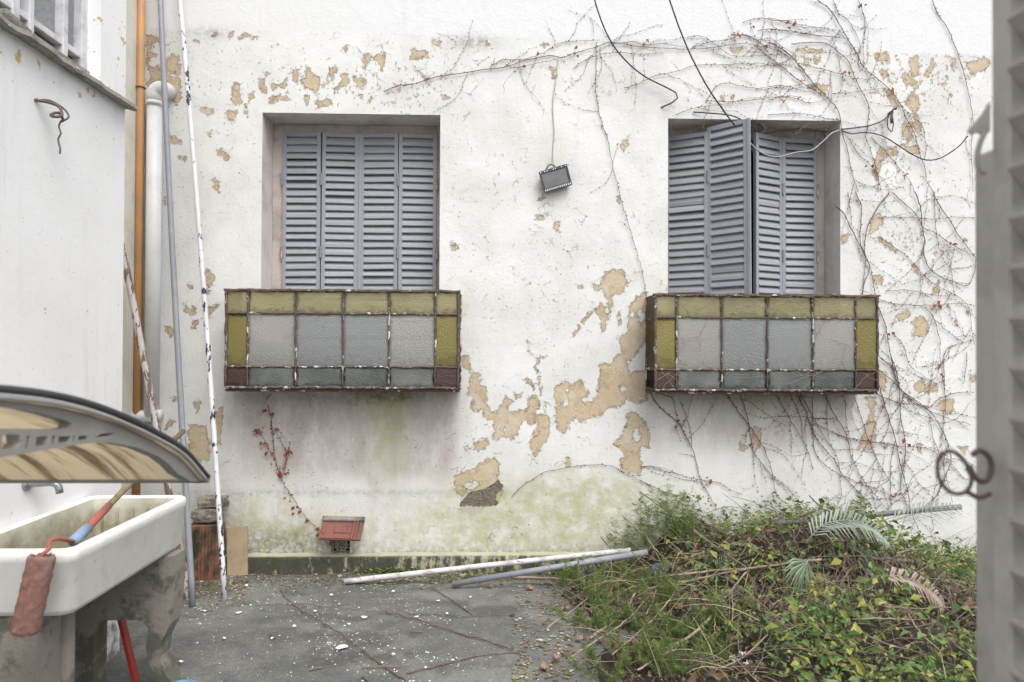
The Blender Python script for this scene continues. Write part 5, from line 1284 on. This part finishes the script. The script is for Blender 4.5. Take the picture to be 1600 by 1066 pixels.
# fronds
def frond(name, label, cat, pts, Lf, n, mat, sides=(1, -1), droop=.5, w=.008, taper=True, lean=0.0):
    t = thing(name, label, cat, pts[0]); o0 = Vector(pts[0]); P = [p-o0 for p in smooth_path(pts, .012)]; N = len(P)
    MB().tube(P, [.0045*(1-.7*i/N) for i in range(N)], 5).build('midrib', mat, t, True); bl = MB()
    for k in range(n):
        f_ = .06+.93*k/(n-1); i = min(N-2, int(f_*(N-1))); tg = (P[i+1]-P[i]).normalized(); up = Vector((0, -.5, .85)); sd_ = tg.cross(up).normalized()
        L = Lf*(math.sin(math.pi*min(1, .18+f_*.82))**.6 if taper else 1)*random.uniform(.85, 1.1)
        for s in sides:
            d_ = (sd_*s*(.8)+tg*.65+Vector((0, 0, .12+lean*s))).normalized(); p = P[i]; wv = d_.cross(Vector((0, -.6, .8))).normalized()*w*.5
            q1 = p+d_*L*.5; d2 = (d_+Vector((0, 0, -droop))).normalized(); q2 = q1+d2*L*.5
            bl.add([p-wv*.4, p+wv*.4, q1+wv, q1-wv, q2], [(0, 1, 2, 3), (3, 2, 4)])
    bl.build('leaflets', mat, t); return t
def mp(k, pts, lift): return [on_mound(*px(k, x, y), lift) for x, y in pts]
ZX['K'] = (1200, 766, .2815); ZX['L'] = (800, 766, .2815); ZX['M'] = (400, 766, .2815)
M_PALM = leaf_mat('grey_green_palm', [(.20, .24, .20), (.27, .31, .26), (.32, .36, .31)], .4, .25)
M_FAN = leaf_mat('fan_palm', [(.13, .22, .13), (.20, .30, .18), (.24, .33, .22)], .4, .3)
M_DRYF = leaf_mat('dry_frond', [(.26, .20, .165), (.34, .27, .22), (.42, .35, .29)], .8, .2)
M_BRF = leaf_mat('brown_fern', [(.16, .07, .03), (.22, .12, .05), (.14, .13, .05)], .8, .2)
M_SPID = leaf_mat('spider_plant', [(.30, .36, .12), (.42, .46, .22), (.22, .32, .09)], .45, .35)
def fixed_depth(k, pts, y): return [at_y(*px(k, a_, b_), y) for a_, b_ in pts]
ptop = on_mound(1320, 830, .1).y
frond('palm_frond', 'arched grey green palm frond drooping on top of the mound', 'palm frond', fixed_depth('J', [(1060, 965), (1140, 885), (1270, 852), (1390, 868), (1490, 925), (1560, 1000)], ptop-.14), .19, 26, M_PALM, droop=1.3, w=.012)
frond('palm_frond', 'pale blue grey palm frond reaching toward the right wall', 'palm frond', fixed_depth('I', [(330, 905), (430, 872), (540, 850), (640, 838), (720, 828)], 4.68), .17, 24, M_PALM, droop=.5, w=.009)
pd = on_mound(1420, 910, .1).y
frond('dry_frond', 'dried pinkish brown palm frond hanging on the front of the mound', 'palm frond', fixed_depth('K', [(615, 480), (720, 478), (830, 510), (920, 570), (985, 640)], pd-.17), .16, 22, M_DRYF, droop=1.4, w=.014)
frond('brown_fern', 'small brown fern frond below the green fan leaf', 'fern', fixed_depth('K', [(250, 480), (265, 540), (275, 600), (270, 660)], on_mound(1270, 930, .1).y-.05), .09, 20, M_BRF, droop=.3, w=.008)
frond('brown_fern', 'small olive fern frond left of the brown one under the fan leaf', 'fern', fixed_depth('K', [(225, 500), (215, 560), (205, 620), (205, 655)], on_mound(1260, 930, .1).y-.04), .08, 18, M_FAN, droop=.2, w=.007)
for i, (k, pts, lab) in enumerate([('L', [(1130, 420), (1170, 395), (1210, 375), (1240, 370)], 'small green fern frond above the long bare branch'), ('L', [(1390, 720), (1410, 715), (1440, 712), (1470, 715)], 'bright green fern tip at the front of the mound'), ('K', [(520, 430), (560, 440), (590, 460), (610, 490)], 'pale fern tuft left of the dried frond'), ('L', [(1220, 300), (1290, 300), (1340, 320), (1370, 350)], 'green fern frond among leaves on the mound top'), ('K', [(440, 310), (490, 320), (540, 350), (600, 390)], 'soft green fern frond below the arched palm frond')]):
    frond('fern_frond', lab, 'fern', mp(k, pts, .09), .07, 16, M_FAN, droop=.35, w=.007)
# fan leaf
hub = at_y(1262, 876, on_mound(1255, 890, .1).y-.16); t = thing('fan_leaf', 'pale green fan palm leaf on the front of the mound', 'palm leaf', hub)
for k in range(13):
    a_ = R(172+k*9.5); L = .20*random.uniform(.85, 1.08); d_ = Vector((math.cos(a_), -.22, math.sin(a_))).normalized(); wv = d_.cross(Vector((0, 1, 0))).normalized()*.0085
    q1 = d_*L*.55+Vector((0, -.012*(k % 2), 0)); q2 = q1+(d_+Vector((0, -.1, -.45))).normalized()*L*.5
    MB().add([Vector((0, 0, 0)), q1-wv, q1+Vector((0, -.006, 0)), q1+wv, q2], [(0, 2, 1), (0, 3, 2), (1, 2, 4), (2, 3, 4)]).build('blade', M_FAN, t)
MB().tube([(0, 0, 0), at_y(1243, 918, hub.y-.03)-hub, at_y(1222, 960, hub.y-.06)-hub], .004, 5).build('petiole', M_CANE, t, True)
# spider plant
base = at_y(1318, 815, ptop+.05); t = thing('spider_plant', 'yellow green strap leaved plant on top of the mound', 'plant', base)
for k, (u, v, hgt) in enumerate([(1362, 803, .05), (1352, 797, .06), (1335, 781, .02), (1326, 782, .02), (1306, 795, .05), (1350, 812, .05), (1300, 812, .04), (1340, 822, .05), (1314, 790, .02)]):
    e = at_y(u, v, base.y-.05)-base; mid = e*.5+Vector((0, 0, hgt)); P = smooth_path([Vector((0, 0, 0)), mid, e], .02); bl = MB()
    V = []; Fs = []
    for i, p in enumerate(P):
        w_ = .007*math.sin(math.pi*(.12+.86*i/(len(P)-1))); V += [p+Vector((0, 0, w_)), p+Vector((0, -.004, 0)), p-Vector((0, 0, w_))]
    for i in range(len(P)-1): Fs += [(i*3, i*3+1, i*3+4, i*3+3), (i*3+1, i*3+2, i*3+5, i*3+4)]
    bl.add(V, Fs).build('leaf', M_SPID, t)
# canes and branches lying on the mound
CANES = plist("""
L 0 485 200 490 400 505 560 508 740 495 900 475 1100 450 1300 435 1421 424 1560 400 1720 385
L 430 825 560 730 650 640 690 570 830 535 1000 500 1150 465 1300 440
L 555 915 680 810 780 720 870 620 930 520
L 850 880 960 830 1070 740 1170 620 1300 455
L 700 1000 850 900 960 830
L 330 930 480 830 640 720 760 590
L 780 720 900 720 1000 770 1100 820 1200 900 1300 1000 1370 1066
L 720 20 870 120 1000 210 1100 290 1200 360 1300 430
L 610 140 700 220 790 320 860 390 950 460
L 490 260 560 340 620 430 700 490
L 460 395 600 420 740 470 830 490
L 1050 165 1150 190 1300 200 1421 208
L 1270 655 1255 760 1260 920
L 1135 480 1130 640 1120 800 1080 920 1030 1010
L 200 760 320 680 420 600
L 850 900 980 920 1100 950
L 1090 1010 1230 960 1330 890 1421 800
L 1210 550 1225 640 1220 760
L 290 380 400 420 500 470 560 500
K 570 380 780 395 1000 425 1180 455 1300 470
K 470 715 650 715 820 720
K 500 780 640 850 800 890 1000 960 1100 1000
K 780 690 850 800 950 890 970 960 1000 1066
K 1000 830 1100 900 1180 960
K 600 640 800 660 1000 650 1190 655
K 500 570 580 540 610 480
K 430 860 500 930 600 1000
J 0 680 130 750 250 840 350 930 450 1000 500 1040
J 590 900 650 960 700 1040
J 700 900 760 980
J 1060 700 1130 770 1200 820
J 1000 830 1090 900
L 700 60 730 30 760 20
L 1000 520 990 600 990 660
L 800 550 780 620 745 690
""")
SPEC = {0: ('longest bare branch lying from the concrete across the front of the mound', .0115, M_CANE), 1: ('bare forked branch running just below the longest branch', .0085, M_CANE), 3: ('bare cane slanting down left from the long branch', .0085, M_CANE), 6: ('pale cane curving down to the lower right of the weeds', .0045, M_CANE), 13: ('yellow green cane hanging down through the feathery weeds', .004, M_CANEG),
        19: ('thick dark branch lying on leaves at the right', .011, M_CANED), 7: ('long thin cane leaning from the wall weeds down to the long branch', .0045, M_CANE), 11: ('bare branch lying on leaves on top of the mound', .006, M_CANE), 16: ('bare cane rising to the right past the white scraps', .005, M_CANE), 27: ('thin straight cane crossing the feathery weeds at the wall', .004, M_CANE)}
for i, P in enumerate(CANES):
    pts = [on_mound(u, v, .17) for u, v in P]
    lab, r, mt = SPEC.get(i, ('thin bare cane tangled among the leaves of the mound', .0048, M_CANE if i % 3 else M_CANED))
    sp_ = smooth_path(pts, .04, .0018); N = len(sp_)
    tag(MB().tube(sp_, [r*(1-.35*k/N) for k in range(N)], 6).build('bare_cane', mt, None, True), lab, 'branch', 'thin canes on the mound' if i not in SPEC else None)
# blue pot in the hollow, scraps, dead leaves
q = on_mound(1027, 897, .10); t = thing('blue_pot', 'blue plastic pot half hidden under canes and leaves', 'pot', q-Vector((0, 0, .06)), (R(25), R(12), 0))
MB().lathe([(.05, 0), (.055, .05), (.062, .10), (.068, .102), (.068, .115), (.062, .115), (.052, .06), (.045, .01)], 20).build('body', worn('faded_blue_plastic', (.07, .13, .22), (.12, .16, .2), 12), t, True)
M_SCRAP = worn('white_scrap', (.80, .79, .77), (.6, .58, .55), 15, .4, .8)
def crumple(name, mat, loc, s, seed, flat=.35):
    r_ = random.Random(seed); n = 5; V = []; Fs = []
    for j in range(n):
        for i in range(n):
            x = (i/(n-1)-.5); y = (j/(n-1)-.5); k = 1-.35*(abs(x)+abs(y)); V.append((x*2*s*k+r_.gauss(0, s*.08), y*2*s*k*.8+r_.gauss(0, s*.08), abs(r_.gauss(0, s*flat))))
    for j in range(n-1):
        for i in range(n-1): Fs.append((j*n+i, j*n+i+1, (j+1)*n+i+1, (j+1)*n+i))
    return link(name, mesh(name, V, Fs), mat, None, loc, (0, 0, r_.uniform(0, 6.28)))
for i, (u, v, s_, l_) in enumerate([(1146, 1031, .028, 'white crumpled scrap lying lower left of the pair on the weeds'), (1160, 1022, .024, 'white crumpled scrap lying upmost on the weeds at the front'), (1166, 1038, .016, 'small white scrap lying lowest beside the thin cane'), (1450, 1054, .018, 'white scrap among the leaves at the lower right')]):
    tag(crumple('paper_scrap', M_SCRAP, on_mound(u, v, .04), s_, 20+i), l_, 'scrap')
M_DEADL = worn('big_dead_leaf', (.30, .19, .13), (.16, .09, .06), 30, .7, .8)
for i, (u, v, s_) in enumerate([(828, 921, .04), (930, 925, .05), (946, 930, .035), (1001, 1008, .05), (1020, 1014, .045), (882, 953, .03), (960, 1005, .03), (1085, 1002, .03), (1112, 856, .045), (1010, 985, .03), (905, 1000, .03), (1515, 955, .06), (1500, 945, .04), (1320, 1046, .04), (765, 918, .03), (1145, 1000, .03), (870, 1030, .03), (850, 1045, .03)]):
    tag(crumple('dead_leaf', M_DEADL, on_mound(u, v, .035)+Vector((0, 0, .008)), s_, 60+i, .3), 'curled brown dead leaf lying at the edge of the weeds', 'leaf', 'fallen dead leaves')
# ================================================================== ON THE CONCRETE
M_FLAKE = NT('paint_flake').fin((.80, .80, .79), .7)
def flake(loc, s, seed):
    r_ = random.Random(seed); n = r_.randint(5, 8); P = [(math.cos(6.28*k/n)*s*r_.uniform(.5, 1.1), math.sin(6.28*k/n)*s*r_.uniform(.4, .9), .003+r_.uniform(0, .006)) for k in range(n)]
    V = P+[(x, y, z-.0025) for x, y, z in P]; Fs = [tuple(range(n)), tuple(range(n, 2*n))[::-1]]+[(k, k+n, (k+1) % n+n, (k+1) % n) for k in range(n)]
    return link('paint_flake', mesh('paint_flake', V, Fs), M_FLAKE, None, loc, (0, 0, r_.uniform(0, 6)))
for i, (u, v, s_) in enumerate([(534, 1014, .028), (528, 1016, .015), (569, 967, .018), (518, 932, .014), (598, 911, .018), (614, 926, .012), (684, 941, .014), (651, 966, .014), (698, 961, .012), (492, 957, .012), (373, 960, .02), (320, 957, .01), (614, 1025, .011), (707, 1035, .009), (460, 981, .012), (283, 1037, .012), (530, 946, .008), (384, 917, .014), (735, 935, .01), (425, 1000, .01), (350, 1000, .01), (545, 978, .01)]):
    tag(flake(on_ground(u, v)+Vector((0, 0, .006)), s_*1.25, i), 'largest white paint flake on the dark concrete' if i == 0 else 'white paint flake fallen on the dark concrete', 'paint flake', 'large paint flakes on the concrete')
def specks(N, area, size, seed):
    r_ = np.random.default_rng(seed); b = MB()
    for k in range(N):
        u, v = area(r_); p = on_ground(u, v); p.z += .004+float((fbm(np.array([p.x]), np.array([p.y]), 1.3, 4, 3)[0]-.5)*.022); s = r_.uniform(*size)*(1+r_.exponential(.35)); a0 = r_.uniform(0, 6.28); n = 4
        b.add([p+Vector((math.cos(a0+k_*1.57)*s*r_.uniform(.5, 1.1), math.sin(a0+k_*1.57)*s*r_.uniform(.5, 1.1), r_.uniform(0, .004))) for k_ in range(n)], [(0, 1, 2, 3)])
    return b
b = specks(1000, lambda r_: (lambda cl: (min(870, cl[0]+r_.normal(0, 26)), min(1066, max(905, cl[1]+r_.normal(0, 12)))))(((r_.uniform(250, 800), 1066-160*r_.random()) if r_.random() < .3 else ((440+210*(q_ := r_.random()), 928+140*q_) if r_.random() < .35 else ((300, 960), (400, 930), (530, 1010), (610, 930), (660, 965), (480, 950), (700, 1030))[r_.integers(7)]))), (.0016, .0042), 3); link('paint_chips', mesh('paint_chips', b.v, b.f), M_FLAKE, None, kind='stuff', label='tiny white paint chips sprinkled over the concrete', category='paint chips')
b = specks(1900, lambda r_: (r_.uniform(255, 620), 893+abs(r_.normal(0, 9))+(12 if r_.random() < .3 else 0)), (.003, .009), 4)
b2 = specks(900, lambda r_: (r_.uniform(262, 385), r_.normal(920, 16)), (.003, .010), 5); b.add(b2.v, b2.f)
b2 = specks(1300, lambda r_: (lambda u: (u, 903-.03*(u-600)+r_.normal(0, 8)))(r_.uniform(560, 900)), (.004, .012), 6); b.add(b2.v, b2.f)
b2 = specks(500, lambda r_: (r_.uniform(800, 900), r_.uniform(900, 1066)), (.004, .012), 7); b.add(b2.v, b2.f)
m_lit = leaf_mat('gutter_litter', [(.05, .04, .025), (.30, .24, .10), (.12, .09, .06), (.55, .52, .46), (.08, .06, .04), (.34, .30, .08), (.20, .15, .10), (.09, .11, .04)], .8, .05)
link('gutter_litter', mesh('gutter_litter', b.v, b.f), m_lit, None, kind='stuff', label='fine brown and yellow litter gathered along the foot of the wall', category='litter')
rs = np.random.default_rng(8); b = MB()
for k in range(520):
    u = rs.normal(620, 28) if k < 190 else (rs.uniform(660, 880) if k < 420 else rs.normal(630, 40)); v = (884 if k < 190 else 905-.035*(u-660))+rs.normal(0, 5); p = on_ground(u, v); p.y = min(p.y, DW-.06); p.z += rs.uniform(.0, .05); d_ = Vector((rs.normal(), rs.normal()-.4, rs.uniform(-.2, .6))); L = rs.uniform(.014, .03); V, Fs = leaf_verts(p, d_, Vector((rs.normal()*.3, -.5, 1)), L, L*.65); b.add(V, Fs)
link('low_weeds', mesh('low_weeds', b.v, b.f), M_IVY, None, kind='stuff', label='low green weeds growing at the foot of the wall behind the poles', category='weeds')
RUN = plist("""
M 135 560 180 620 260 680 340 725 430 780 530 850 620 920 700 980 830 1066
M 830 1025 950 1000 1100 960 1250 930 1421 910 1500 905
M 720 685 900 730 1020 770 1150 810 1290 850 1421 900 1500 930
M 0 645 200 640 400 655 600 680 800 685 1000 700 1200 710 1421 700
M 980 550 1060 600 1130 650 1200 700
""")
for i, P in enumerate(RUN):
    pts = smooth_path([on_ground(u, v)+Vector((0, 0, .009)) for u, v in P], .03, .003); N = len(pts)
    o = MB().tube(pts, [.0032*random.uniform(.6, 1.3) if i != 3 else .002 for _ in pts], 5).build('dry_runner', M_VINE, None, True)
    tag(o, ('dry reddish runner crossing the concrete to the bottom edge', 'dry runner branching right along the bottom of the concrete', 'dry runner with rusty bits crossing the concrete toward the weeds', 'very thin dark runner crossing the concrete from the left', 'short dark runner curving off the grey tube')[i], 'runner')
STK = [(640, 990, 660, 990), (625, 1044, 565, 1046), (483, 1050, 503, 1046), (420, 994, 432, 1000), (565, 1060, 575, 1066)]
for i, (u0, v0, u1, v1) in enumerate(STK):
    tag(MB().tube([on_ground(u0, v0)+Vector((0, 0, .008)), on_ground((u0+u1)/2, (v0+v1)/2)+Vector((0, 0, .012)), on_ground(u1, v1)+Vector((0, 0, .008))], .004, 5).build('small_twig', M_CANED, None), 'short dark twig lying on the concrete', 'twig', 'short twigs on the concrete')
